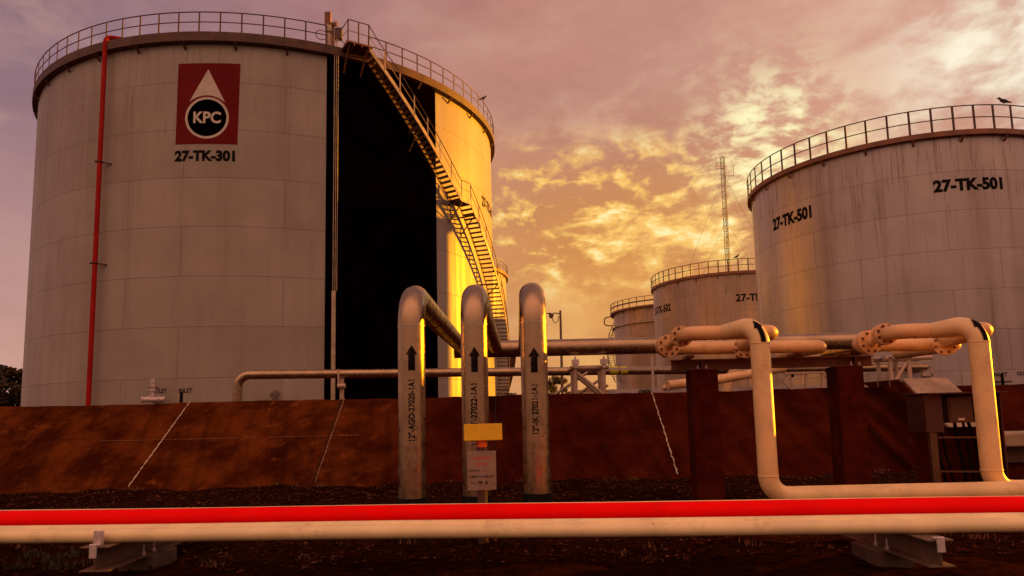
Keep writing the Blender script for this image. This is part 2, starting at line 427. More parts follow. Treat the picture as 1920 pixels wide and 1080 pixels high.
tm = MB(); tm.box((0, 0, 0), (.78, .27, .045)); tm.box((.0, -.125, -.04), (.78, .02, .06)); tobj = tm.build('tread', M['tread'], None); first = True
for z in zs:
    th = th_p+(z_p-z)/slope if z > z_l else th_l1+(z_l-z)/slope
    if th > 2.3: continue
    o = tobj if first else tobj.copy()
    if not first: COL.objects.link(o)
    first = False
    p = T301.P(th, (ri+ro_)/2, z); o.parent = stair; o.location = (p.x-T301.c.x, p.y-T301.c.y, p.z-T301.base)
    v = T301.P(th, 1, 0)-T301.c; o.rotation_euler = (0, 0, math.atan2(v.y, v.x))
mb = MB()
T301.ring(mb, [(ri, z_l-.05), (ro_, z_l-.05), (ro_, z_l+.01), (ri, z_l+.01)], t0=th_l0-.005, t1=th_l1+.012, n=5, close=True, smooth=False)
mb.build('landing', M['tread'], stair)
th_pl = T301.cyl(648, 92, T301.R+.9)[0]
mb = MB(); T301.ring(mb, [(T301.R-.2, z_p-.02), (ro_+.1, z_p-.02), (ro_+.1, z_p+.07), (T301.R-.2, z_p+.07)], t0=th_pl, t1=th_p+.012, n=5, close=True, smooth=False)
for k in range(4): t_ = th_pl+(th_p-th_pl)*k/3; mb.bar(T301.P(t_, T301.R+.3, z_p-.08), T301.P(t_, ro_+.1, z_p-.08), .07, .11)
for t_ in (th_pl+.01, th_p-.005): mb.bar(T301.P(t_, ro_, z_p-.1), T301.P(t_, T301.R+.02, z_p-1.2), .07, .07)
mb.build('top_platform', M['rim_pale'], tk)
# hand rails of stair and platform
def railpath(r, h, t0, t1, n):
    return [T301.P(t0+(t1-t0)*i/n, r, zst(t0+(t1-t0)*i/n)+h) for i in range(n+1)]
mb = MB(); mb.tube([T301.P(th_pl-.012, T301.R+.3, z_p+.85), T301.P(th_pl, T301.R+.55, z_p+1.1), T301.P(th_pl+.006, ro_, z_p+1.25)]+railpath(ro_, 1.25, th_p, th_p+.001, 1)+railpath(ro_, 1.1, th_p+.03, th_e, 130), .026, 6)
mb.build('hand_rail', M['rail'], stair)
mb = MB(); mb.tube([T301.P(th_pl-.008, T301.R+.4, z_p+.55), T301.P(th_pl+.006, ro_, z_p+.66)]+railpath(ro_, .62, th_p, th_e, 130), .02, 6)
mb.build('knee_rail', M['railpale'], stair)
def stairpost(th, h=1.1, w=.05, m='railpale'):
    z = zst(th); mb = MB(); mb.bar(T301.P(th, ro_, z-.05), T301.P(th, ro_, z+h), w, w); mb.build('rail_post', M[m], stair)
for th in (th_pl+.006, (th_pl+th_p)/2+.003, th_p): stairpost(th, 1.25, .065, 'rail')
k = 0; th = th_p+.058
while th < min(th_e, 2.2): stairpost(th); th += .0585
# stair brackets fixed to the wall
bts = [th_p+.20, th_l0+.01, th_l1+.03, th_l1+.24, th_l1+.43, th_l1+.62, th_l1+.80]
for th in bts:
    z = zst(th)-.16; mb = MB()
    mb.bar(T301.P(th, T301.R+.01, z), T301.P(th, ro_, z), .06, .08); mb.bar(T301.P(th, ro_, z-.03), T301.P(th+.001, T301.R+.01, z-1.05), .055, .055)
    mb.build('stair_bracket', M['tread'], stair)
th, z = T301.cyl(914, 387)
letters('tank_number', '27-TK-301', T301.onwall(th+.03, z), .62, M['ink'], tk, 3.6, .035)
# wall fittings low down: valves and the words INLET / OUTLET
th, z = T301.cyl(296, 733); letters('outlet_mark', 'OUTLET', T301.onwall(th, z), .20, M['ink'], tk, .85, .02)
th, z = T301.cyl(348, 732); letters('inlet_mark', 'INLET', T301.onwall(th, z), .20, M['ink'], tk, .62, .02)
a = T301.cyl(340.5, 735); b = T301.cyl(340.5, 756); mb = MB(); q = .075/14.4
mb.add([T301.P(a[0]-q, T301.R+.013, a[1]), T301.P(a[0]+q, T301.R+.013, a[1]), T301.P(a[0]+q, T301.R+.013, b[1]), T301.P(a[0]-q, T301.R+.013, b[1])], [(0, 1, 2, 3)]); mb.build('inlet_mark', M['ink'], tk)
th, z = T301.cyl(287, 749, T301.R+.5); c = T301.P(th, T301.R+.5, z); X = T301.r; Z = Vector((0, 0, 1)); Yv = T301.f
mb = MB(); mb.tube([c-X*.48, c+X*.48], .12, 12)
for dx in (-.46, -.2, .2, .44): mb.tube([c+X*dx, c+X*(dx+.05)], .17, 12)
mb.tube([c, c+Z*.95], [.08, .06], 10); mb.box(c+Z*.42, (.26, .22, .08)); mb.box(c+Z*.85, (.18, .18, .16)); mb.tube([c-Yv*.5, c-Yv*.05], .12, 10); mb.tube([c-X*.1-Z*.8, c-X*.1+Z*.9], .05, 8)
vo = mb.build('outlet_valve', M['galv'], tk)
mb = MB(); mb.tube([c+Z*.55+(X*cos(a)+Yv*sin(a))*.2 for a in [i*2*pi/14 for i in range(15)]], .02, 5); mb.bar(c+Z*.55-X*.2, c+Z*.55+X*.2, .02, .02); mb.build('hand_wheel', M['rim'], vo)
th, z = T301.cyl(517, 741, T301.R+.4); c = T301.P(th, T301.R+.4, z)
mb = MB(); mb.tube([c-Z*.5, c+Z*.15], .06, 8); mb.tube(fillet([c-X*.11+Z*-.4, c-X*.11+Z*.22, c+X*.11+Z*.22, c+X*.11-Z*.4], .1, 5), .03, 6); mb.box(c-X*.18, (.14, .14, .2)); mb.box(c+X*.14+Z*.05, (.12, .12, .12)); mb.tube([c-Yv*.42, c], .05, 8)
mb.build('drain_valve', M['lattice'], tk)

# --- the tank at the right
tk5 = make_tank(T501, 'large pale grey tank at the right edge lettered 27-TK-501 twice', M['t501'], .30, .26, 1.3, 54, (-pi, pi), M['rim_pale'], post_w=.08, thin=.03)
th, z = T501.cyl(1482, 409); letters('tank_number', '27-TK-501', T501.onwall(th, z), T501.cyl(1482, 399)[1]-T501.cyl(1482, 420)[1], M['ink'], tk5, (T501.cyl(1518, 400)[0]-T501.cyl(1447, 417)[0])*T501.R, .05)
th, z = T501.cyl(1820, 345); letters('tank_number', '27-TK-501', T501.onwall(th, z), T501.cyl(1820, 335)[1]-T501.cyl(1820, 355.5)[1], M['ink'], tk5, (T501.cyl(1884, 343)[0]-T501.cyl(1755, 347)[0])*T501.R, .05)
th, z = T501.cyl(1875, 702); letters('inlet_mark', 'INLET', T501.onwall(th, z), .19, M['ink'], tk5, .72, .02)
th, z = T501.cyl(1923, 700); letters('outlet_mark', 'OUTLET', T501.onwall(th, z), .19, M['ink'], tk5, .95, .02)
th, z = T501.cyl(1880, 716, T501.R+.3); c = T501.P(th, T501.R+.3, z); mb = MB()
mb.tube([c, c+Z*.42], .07, 8); mb.box(c, (.8, .2, .06)); mb.tube([c+T501.f*.1-Z*.5, c-T501.f*.35-Z*.5], .2, 10); mb.tube([c-Z*.5, c], .06, 8); mb.build('inlet_valve', M['ink'], tk5)
# --- the tanks behind
tk2 = make_tank(T502, 'mid distance tank lettered 27-TK-502 partly behind the right tank', M['t502'], .34, .24, 1.35, 56, (-pi, pi), M['rim_pale'], post_w=.09, thin=.04)
th, z = T502.cyl(1239, 580.5); letters('tank_number', '27-TK-502', T502.onwall(th, z), .85, M['ink'], tk2, 4.4, .035)
th, z = T502.cyl(1422, 557); letters('tank_number', '27-TK-502', T502.onwall(th, z), .78, M['ink'], tk2, 4.9, .035)
tk3 = make_tank(T503, 'farthest small looking tank with curved stair on its left side', M['t502'], .30, .55, 1.3, 44, (-pi, pi), M['rim_pale'], toe=True, post_w=.10, thin=.045)
mb = MB(); T503.ring(mb, [(T503.R+.01, 13.9), (T503.R+.35, 13.9), (T503.R+.35, 14.0), (T503.R+.01, 14.0)], n=120, close=True, smooth=False); mb.build('wind_girder', M['railpale'], tk3)
sb = MB(); rb = MB()
n3 = 34
def s3(i): return -2.02+i*.030, T503.top-1.2-i*.29
for i in range(n3):
    th, z = s3(i); sb.bar(T503.P(th, T503.R+.2, z), T503.P(th, T503.R+1.2, z), .30, .05)
sb.build('stair_tread', M['tread'], tk3)['kind'] = 'stuff'
for r, h in ((1.2, -.05), (.2, -.05), (1.2, 1.1)): rb.tube([T503.P(s3(i)[0], T503.R+r, s3(i)[1]+h) for i in range(n3)], .06, 5)
for i in range(0, n3, 4): rb.tube([T503.P(s3(i)[0], T503.R+1.2, s3(i)[1]), T503.P(s3(i)[0], T503.R+1.2, s3(i)[1]+1.1)], .045, 4)
rb.tube(fillet([T503.P(-1.45, T503.R+.3, T503.top-.3), T503.P(-1.45, T503.R+1.5, T503.top-.5), T503.P(-1.45, T503.R+1.5, T503.top-1.7), T503.P(-1.45, T503.R+.1, T503.top-1.8)], .5, 5), .09, 5)
rb.build('stair_rail', M['rail'], tk3)
tk4 = make_tank(T302, 'sunlit tank almost hidden behind the big left tank', M['t301'], .5, .3, 1.15, 70, (-pi, pi), M['rim_pale'], post_w=.09, thin=.04)
sb = MB(); rb = MB()
for i in range(40):
    th = 1.55+i*.012; z = 9.3-i*.21
    sb.bar(T302.P(th, T302.R+.2, z), T302.P(th, T302.R+1.3, z), .05, .25)
sb.build('stair_tread', M['tread'], tk4)['kind'] = 'stuff'
for r, h in ((1.3, 0), (.2, 0), (1.3, 1.1), (1.3, .55)): rb.tube([T302.P(1.55+i*.012, T302.R+r, 9.3-i*.21+h) for i in range(40)], .05, 5)
rb.build('stair_rail', M['rail'], tk4)
T_SHADE = Tank(math.atan2(65.3, 48.8), math.hypot(65.3, 48.8), 8.7, .85, (pix(1005, 656, 8.34).z+76*math.tan(rad(6.7))-1.42)/5, 5)  # added tank, out of view, sized to cast shadow on the gooseneck pipes
make_tank(T_SHADE, 'unseen tank added right of the 27-TK-501 tank to shade the gooseneck pipes', M['t502'], .30, .26, 1.2, 48, (-pi, pi), M['rim_pale'], post_w=.08, thin=.03)
# low distant tank between the racks
TS = Tank(math.atan2(pix(1108, 720, 90).x, 90), 90., 3.3, .2, 1.2, 3)
M['tS'] = tank_paint('small_tank_paint', 3.3, 3.6, 1.2, (.5, .38, .26), 3., .5, 2.)
tks = thing('small_tank', 'low pale distant tank seen under the pipe bridge', 'storage tank', (TS.c.x, TS.c.y, TS.base))
mb = MB(); TS.ring(mb, [(TS.R, TS.base), (TS.R, TS.top)], n=48); mb.build('shell', M['tS'], tks)
mb = MB(); TS.ring(mb, [(TS.R+.05, TS.top-.06), (TS.R+.05, TS.top), (.05, TS.top+.35)], n=48); mb.build('roof', M['rim_pale'], tks)
th, z = TS.cyl(1066, 724); letters('tank_number', 'TK-70', TS.onwall(th+.1, z), .45, M['ink'], tks, 1.5, .03)

# ------------------------------------------------------------------ birds on the rails
def bird(p, s, heading, label):
    mb = MB(); R = Matrix.Rotation(heading, 3, 'Z')
    path = [(-.34, 0, .02), (-.2, 0, .07), (-.1, 0, .12), (.02, 0, .17), (.10, 0, .22), (.15, 0, .29), (.19, 0, .34), (.24, 0, .345), (.30, 0, .32)]
    rr = [.03, .045, .085, .10, .085, .055, .06, .045, .008]
    mb.tube([Vector(p)+R @ (Vector(q)*s) for q in path], [r*s for r in rr], 10)
    for y in (-.04, .04): mb.tube([Vector(p)+R @ (Vector((0, y, .1))*s), Vector(p)+R @ (Vector((.01, y, -.02))*s)], .012*s, 5)
    o = mb.build('bird', M['bird']); return setp(o, label, 'bird')
th, z = T501.cyl(1884, 208, T501.R+.2); bird(T501.P(th, T501.R+.2, T501.top+.06+1.36), 1.0, pi*.9, 'dark bird perched on the top rail of the right tank')
th, z = T502.cyl(1382, 490, T502.R+.2); bird(T502.P(th, T502.R+.2, T502.top+.06+1.42), 1.2, .1, 'dark bird perched on the rail of the distant tank by the mast')
th, z = T301.cyl(906, 195, T301.R+.25); bird(T301.P(th, T301.R+.24, T301.top+.06+1.1), .9, .3, 'dark bird perched on the rail above the yellow lit wall')

# ------------------------------------------------------------------ ground and embankment
FOOT, CREST, EH = 13.95, 16.45, 1.745
def ground_mat():
    m, t, b, P = newmat('gravel_soil')
    n1 = t.noise(P, .35, 6, .6); n2 = t.noise(P, 9, 8, .7); n3 = t.noise(P, 45, 4, .7)
    c = t.mix(t.step(n1, .35, .65), (.022, .0055, .0025), (.045, .013, .006))
    c = t.mix(t.step(n2, .4, .68), c, (.008, .0025, .0015)); c = t.mix(t.math('MULTIPLY', t.step(n3, .6, .72), .7), c, (.10, .040, .02))
    t.put(b.inputs['Base Color'], c); b.inputs['Roughness'].default_value = .95; b.inputs['IOR'].default_value = 1.0
    bn = t.node('ShaderNodeBump'); bn.inputs['Strength'].default_value = .9; bn.inputs['Distance'].default_value = .05
    t.l.new(t.math('ADD', n2, t.math('MULTIPLY', n3, .5)), bn.inputs['Height']); t.l.new(bn.outputs[0], b.inputs['Normal']); return m
M['ground'] = ground_mat()
def gh(x, y): return .022*sin(x*2.1+y*1.3)+.018*sin(x*5.3-y*3.1)+.012*sin(x*9.7+y*8.3)
mb = MB(); xs = sorted(set([-2500, -800, -200, -80, -40]+[-20+i*.25 for i in range(161)]+[40, 80, 200, 800, 2500])); ys = [-200, -40, -8]+[0+i*.25 for i in range(60)]+[20, 40, 100, 400, 2500]
vs = [(x, y, gh(x, y) if -20 <= x <= 20 and 0 <= y <= 14.6 else 0) for y in ys for x in xs]; n = len(xs)
mb.add(vs, [(j*n+i, j*n+i+1, (j+1)*n+i+1, (j+1)*n+i) for j in range(len(ys)-1) for i in range(n-1)], True)
setp(mb.build('ground', M['ground']), kind='structure')
def berm_mat():
    m, t, b, P = newmat('stained_concrete_slope')
    x, y, z = t.sep(P)
    # run-off streaks down the slope, wandering sideways
    sk = t.comb(t.math('ADD', x, t.math('MULTIPLY', y, .22)), t.math('MULTIPLY', y, .10), t.math('MULTIPLY', z, .10))
    s1 = t.noise(sk, 2.6, 8, .66); s2 = t.noise(sk, .8, 5, .6, off=(4, 1, 0)); n3 = t.noise(P, 1.3, 8, .68); n4 = t.noise(P, 26, 5, .7); n5 = t.noise(P, 70, 2, .6)
    wet = t.math('MULTIPLY', t.step(t.noise(sk, .55, 4, .55, off=(8, 3, 2)), .50, .62), t.step(x, 1., 3.))
    region = t.step(t.math('ADD', x, t.math('MULTIPLY', t.math('SUBTRACT', n3, .5), 1.6)), -3.6, -1.2)        # brighter light at left, dimmer at right, painted into the slope colour
    left = t.mix(t.step(n3, .36, .66), (.052, .0105, .0026), (.14, .033, .0066))
    right = t.mix(t.step(n3, .36, .66), (.042, .0055, .0018), (.080, .013, .0038))
    c = t.mix(region, left, right)
    dk = t.math('ADD', t.math('MULTIPLY', t.step(s1, .47, .66), .65), t.math('MULTIPLY', t.step(s2, .46, .66), .55), clamp=True)
    c = t.mix(t.math('MULTIPLY', dk, .62), c, (.011, .0018, .0008))
    pale = t.math('MULTIPLY', t.step(t.noise(P, 2.2, 7, .7, off=(1, 9, 4)), .55, .7), t.math('SUBTRACT', 1., region))
    c = t.mix(t.math('MULTIPLY', pale, .7), c, (.20, .055, .014))
    c = t.mix(t.math('MULTIPLY', wet, .8), c, (.006, .001, .0006))
    c = t.mix(t.math('MULTIPLY', t.step(n4, .5, .7), .45), c, (.008, .0015, .001))
    c = t.mix(t.math('MULTIPLY', t.step(n5, .70, .76), .8), c, (.20, .07, .035))
    t.put(b.inputs['Base Color'], c); b.inputs['Roughness'].default_value = .9; b.inputs['IOR'].default_value = 1.0
    bn = t.node('ShaderNodeBump'); bn.inputs['Strength'].default_value = .6; bn.inputs['Distance'].default_value = .02
    t.l.new(t.math('ADD', n4, t.math('MULTIPLY', n3, .6)), bn.inputs['Height']); t.l.new(bn.outputs[0], b.inputs['Normal']); return m
M['berm'] = berm_mat()
mb = MB(); prof = [(FOOT-.12, -.06), (FOOT, 0.03)]+[(FOOT+(CREST-FOOT)*i/6, .03+(EH-.03)*i/6) for i in range(1, 6)]+[(CREST-.03, EH-.015), (CREST, EH), (CREST+1.0, EH+.01), (CREST+1.1, EH-.05), (CREST+2.4, .86), (CREST+3.5, .85), (60, .85), (420, .85), (425, -.05)]
xs = [-420, -120, -60, -40, -25]+[-16+i*.2 for i in range(161)]+[25, 40, 60, 120, 420]; k = len(prof)
vs = [(x, y+.012*sin(x*1.7+y*3), z+.012*sin(x*.9+1)+.006*sin(x*4.1+y*2)+(random.uniform(-.009, .009) if abs(x) < 17 and z > .02 and y < 18 else 0)) for x in xs for y, z in prof]
mb.add(vs, [(i*k+j, (i+1)*k+j, (i+1)*k+j+1, i*k+j+1) for i in range(len(xs)-1) for j in range(k-1)], False)
berm = setp(mb.build('embankment', M['berm']), kind='structure')
def slope_pt(x, t): return Vector((x, FOOT+(CREST-FOOT)*t, .03+(EH-.03)*t+.030))
def joint(px_top, px_bot, w, mat, jit, t0=0., t1=1.):
    a = pix(*px_top, CREST).x; bq = pix(*px_bot, FOOT).x; mb = MB(); n = 60; vs = []
    for i in range(n+1):
        t = t0+(t1-t0)*i/n; x = bq+(a-bq)*t+random.uniform(-jit, jit); ww = w*random.uniform(.35, 1.2)
        vs += [slope_pt(x-ww, t)+Vector((0, 0, -.001)), slope_pt(x+ww, t)]
    mb.add(vs, [(2*i, 2*i+1, 2*i+3, 2*i+2) for i in range(n)]); mb.build('joint_seal', mat, berm)
joint((356, 755), (240, 916), .017, M['sealant'], .008); joint((640, 748), (584, 908), .010, M['tar'], .008); joint((646, 748), (590, 908), .005, M['sealant'], .008)
joint((930, 743), (925, 905), .014, M['tar'], .004); joint((1222, 738), (1271, 896), .016, M['sealant'], .014)
mb = MB(); vs = []; xa = -9.; n = 160
for i in range(n+1):
    x = xa+5.6*i/n; q_ = .0028*random.random(); vs += [slope_pt(x, .515-q_)+Vector((0, 0, -.012)), slope_pt(x, .517+q_)+Vector((0, 0, -.012))]
mb.add(vs, [(2*i, 2*i+1, 2*i+3, 2*i+2) for i in range(n)]); mb.build('joint_seal', M['crack'], berm)
# loose stones
def stones(name, n, region, size, mat, kind='stuff'):
    mb = MB(); base = [(1, 0, 0), (-1, 0, 0), (0, 1, 0), (0, -1, 0), (0, 0, 1), (0, 0, -1)]; F8 = [(0, 2, 4), (2, 1, 4), (1, 3, 4), (3, 0, 4), (2, 0, 5), (1, 2, 5), (3, 1, 5), (0, 3, 5)]
    for _ in range(n):
        x = random.uniform(region[0], region[1]); y = random.uniform(region[2], region[3]); s = random.uniform(*size)*random.choice((.5, .7, 1, 1, 1.3)); a = random.uniform(0, pi)
        sc3 = (s*random.uniform(.7, 1.3), s*random.uniform(.6, 1.1), s*random.uniform(.35, .7)); z = gh(x, y)+sc3[2]*.4
        vs = []
        for v in base:
            p = [v[i]*sc3[i]*random.uniform(.75, 1.2)+random.uniform(-.2, .2)*s for i in range(3)]
            vs.append((x+p[0]*cos(a)-p[1]*sin(a), y+p[0]*sin(a)+p[1]*cos(a), z+p[2]))
        mb.add(vs, F8)
    return setp(mb.build(name, mat), kind=kind)
def stone_mat():
    m, t, b, P = newmat('gravel_stone'); n1 = t.noise(P, 7, 2, .5); n2 = t.noise(P, 30, 2, .5, off=(2, 2, 2))
    c = t.mix(t.step(n1, .3, .7), (.022, .006, .003), (.095, .032, .014)); c = t.mix(t.step(n2, .58, .7), c, (.20, .09, .05)); c = t.mix(t.step(n2, .45, .33), c, (.012, .004, .0025))
    t.put(b.inputs['Base Color'], c); b.inputs['Roughness'].default_value = .9; b.inputs['IOR'].default_value = 1.0; return m
M['stone'] = stone_mat()
stones('gravel', 19000, (-11, 10, 6.4, 13.9), (.010, .030), M['stone']); 
setp(bpy.data.objects['gravel'], 'loose brown gravel spread between the pipes and the slope', 'gravel')
stones('larger_stones', 420, (-11, 10, 6.4, 13.9), (.03, .06), M['stone']); setp(bpy.data.objects['larger_stones'], 'scattered larger brown stones lying in the gravel', 'stones')
# dry weeds
def weeds(name, spots, n, h, mat, label):
    mb = MB()
    for (x, y, r) in spots:
        for _ in range(n):
            a = random.uniform(0, 2*pi); d = random.uniform(0, r); p = Vector((x+d*cos(a), y+d*sin(a), gh(x, y))); hh = h*random.uniform(.4, 1.1); b = random.uniform(0, 2*pi)
            w = Vector((cos(b), sin(b), 0))*.007; l = Vector((random.uniform(-.5, .5), random.uniform(-.5, .5), 1))*hh
            mb.add([p-w, p+w, p+l*.6+w*.8, p+l, p+l*.6-w*.8], [(0, 1, 2, 3, 4)])
    o = setp(mb.build(name, mat), label, 'weeds', kind='stuff'); return o
M['weed'] = paint('weed_leaf', (.05, .045, .014), .7); M['dry'] = paint('dry_grass', (.16, .075, .03), .8)
weeds('weeds', [(pixz(px, py, 0).x, pixz(px, py, 0).y, .12) for px, py in ((60, 1045), (95, 1050), (140, 1040), (35, 1060), (110, 1072), (250, 1040))], 46, .09, M['weed'], 'small green weeds in the gravel at the left')
weeds('dry_grass', [(random.uniform(-9, 9), random.choice((random.uniform(13.5, 13.95), random.uniform(6.4, 8))), .16) for _ in range(46)], 14, .07, M['dry'], 'sparse dry grass tufts along the foot of the slope')
wp = pix(1207, 737, CREST+.2); w2 = pix(965, 742, CREST+.3)
gh_ = gh
def gh(x, y): return EH
weeds('crest_weed', [(wp.x, wp.y, .14), (wp.x+.12, wp.y, .1)], 70, .10, M['weed'], 'dark weed growing on the slope top beside the column')
gh = gh_

# ------------------------------------------------------------------ steel goosenecks and header
Y0, RS, BR = 8.34, .162, .40
HY, HZ, HR = 16.8, 2.89, .205
def onpipe(cx, cy, r):
    f = Vector((-cx, -cy, 0)).normalized(); rg = Vector((-f.y, f.x, 0))
    return lambda x, y, z0, pr=.004: Vector((cx, cy, z0+y))+(f*cos(x/r)+rg*sin(x/r))*(r+pr)
def arrow_outline(h, w): return [(-w*.28, 0), (w*.28, 0), (w*.28, h*.58), (w*.5, h*.58), (0, h), (-w*.5, h*.58), (-w*.28, h*.58)]
SP = [('771.5', 640, '12"-AGO-27020-1A1', 'left most brushed steel gooseneck pipe stencilled AGO, its back leg sloping right', 769.5),
      ('889', 640, '12"-JET-27022-1A1', 'middle brushed steel gooseneck pipe stencilled JET behind the yellow marker', 767),
      ('1000.5', 640, '12"-IK 27021-1A1', 'right brushed steel gooseneck pipe stencilled IK with sunlit right flank', 767)]
for i, (px, py, txt, lab, ty) in enumerate(SP):
    c = pix(float(px), py, Y0); x = c.x; ztop = pix(float(px), (533, 530.5, 527)[i], Y0+.24).z-RS
    g = thing('gooseneck_pipe', lab, 'pipe', (x, Y0, 0), 'steel gooseneck pipes')
    path = fillet([(x, Y0, -.1), (x, Y0, ztop), (x+.05, HY, HZ)], BR, 12)
    mb = MB(); mb.tube(path, RS, 40); mb.build('pipe_body', M['steel'], g)
    zw = ztop-BR; mb = MB(); mb.tube([(x, Y0, zw-.006), (x, Y0, zw+.006)], RS+.004, 40); mb.build('weld_seam', M['weld'], g)
    mb = MB(); mb.tube([(x, Y0, -.05), (x, Y0, .375+.012*i), (x, Y0, .380+.012*i)], [RS+.014, RS+.014, RS+.002], 36); mb.build('sleeve', M['ink'], g)
    op = onpipe(x, Y0, RS)
    for (n_, a) in (('arrow_mark', 1),):
        zb = pix(float(px), (696, 699, 700)[i], Y0).z; o2 = [(u*(1), v) for u, v in arrow_outline(.30, .135)]
        mb = MB(); vs = []; fs = []
        def strip(x0, x1, y0, y1, x2=None, x3=None, n=8):
            k = len(vs); x2 = x0 if x2 is None else x2; x3 = x1 if x3 is None else x3
            for q in range(n+1): u = q/n; vs.append(op(x0+(x1-x0)*u, y0, zb)); vs.append(op(x2+(x3-x2)*u, y1, zb))
            for q in range(n): fs.append((k+2*q, k+2*q+2, k+2*q+3, k+2*q+1))
        strip(-.040, .040, 0, .19); strip(-.070, .070, .19, .30, -.001, .001)
        mb.add(vs, fs); mb.build('arrow_mark', M['ink'], g)
    a = pix(float(px), (713, 720, 722)[i], Y0).z; b = pix(float(px), (826, 833, 813)[i], Y0).z
    letters('stencil', txt, lambda u, v, op=op, zc=(a+b)/2: op(-v-.004, u, zc), .070, M['ink'], g, a-b, .030)
hx0 = pix(852, 655, HY).x; hx1 = pix(1690, 640, HY).x
hd = thing('header_pipe', 'long grey steel pipe running right behind the gooseneck pipes and cream pipework', 'pipe', (hx0, HY, HZ))
mb = MB(); mb.tube(fillet([(hx0, HY, HZ), (hx1, HY, HZ), (hx1, HY+4, HZ)], .4), HR, 32); mb.build('pipe_body', M['steel'], hd)
# white-topped clamps under the header, on the tube rack
def tube_rack(name, px0, px1, pytop, pybot, Y, depth, label, ext=0.):
    a = pix(px0, pytop, Y); b = pix(px1, pytop, Y); zt = a.z; zb = pix(px0, pybot, Y).z-.35
    r = thing(name, label, 'pipe rack', ((a.x+b.x)/2, Y, zb), 'tube pipe racks')
    rr = .052
    for x in (a.x, b.x):
        for y in (Y, Y+depth): mb = MB(); mb.tube([(x, y, zb), (x, y, zt)], rr, 12); mb.build('post', M['tubeframe'], r)
    for y in (Y, Y+depth):
        mb = MB(); mb.tube([(a.x-.12, y, zt), (b.x+.12+ext, y, zt)], rr*1.05, 12); mb.build('top_rail', M['tubeframe'], r)
        mb = MB(); mb.tube([(a.x+.05, y, zt-.12), (b.x-.02, y, zb+.30)] if ext == 0 else [(a.x+.02, y, zb+.2), (b.x-.05, y, zt-.1)], rr*.8, 10); mb.build('diagonal', M['tubeframe'], r)
    for x in (a.x, b.x): mb = MB(); mb.tube([(x, Y-.22, zt+.03), (x, Y+depth+.1, zt+.03)], rr, 12); mb.build('cross_tube', M['galv'], r)
    return r, a, b, zt
rk, a, b, zt = tube_rack('pipe_rack', 1078, 1131, 690, 737, HY+.05, .75, 'tube rack with diagonal braces under the long steel pipe')
for x in (a.x, b.x):
    mb = MB(); mb.box((x, HY-.12, zt+.13), (.17, .14, .12)); mb.box((x, HY-.13, zt+.16), (.03, .16, .2)); mb.build('pipe_clamp', M['galv'], rk)
tube_rack('pipe_rack', 1668, 1703, 672, 712, 16.75, .55, 'tube rack beside the pale concrete chute under the cream pipes', ext=.45)

# ------------------------------------------------------------------ cream manifolds
bolt_proto = []
def flange(par, c, ax, r, t=.05, nb=8):
    c = Vector(c); ax = Vector(ax).normalized(); mb = MB(); mb.tube([c-ax*t/2, c+ax*t/2], r, 32); fo = mb.build('flange', M['creamdirty'], par)
    u = ax.orthogonal().normalized(); w = ax.cross(u); q = ax.to_track_quat('Z', 'Y').to_euler()
    for k in range(nb):
        a = 2*pi*(k+.5)/nb; p = c+(u*cos(a)+w*sin(a))*(r*.78)
        if not bolt_proto:
            bm_ = MB(); bm_.tube([(0, 0, -.058), (0, 0, .058)], .010, 6, smooth=False); bm_.tube([(0, 0, -.045), (0, 0, .045)], .018, 6, smooth=False); o = bm_.build('bolt', M['beam'], None); bolt_proto.append(o)
        else: o = bolt_proto[0].copy(); COL.objects.link(o)
        o.parent = fo; o.location = p-wloc(par); o.rotation_euler = q
    return fo
def weld(par, c, d, r, mat='cream'):
    d = Vector(d).normalized(); c = Vector(c); mb = MB(); mb.tube([c-d*.009, c-d*.004, c+d*.004, c+d*.009], [r+.001, r+.0055, r+.0055, r+.001], 36); mb.build('weld_seam', M[mat], par)
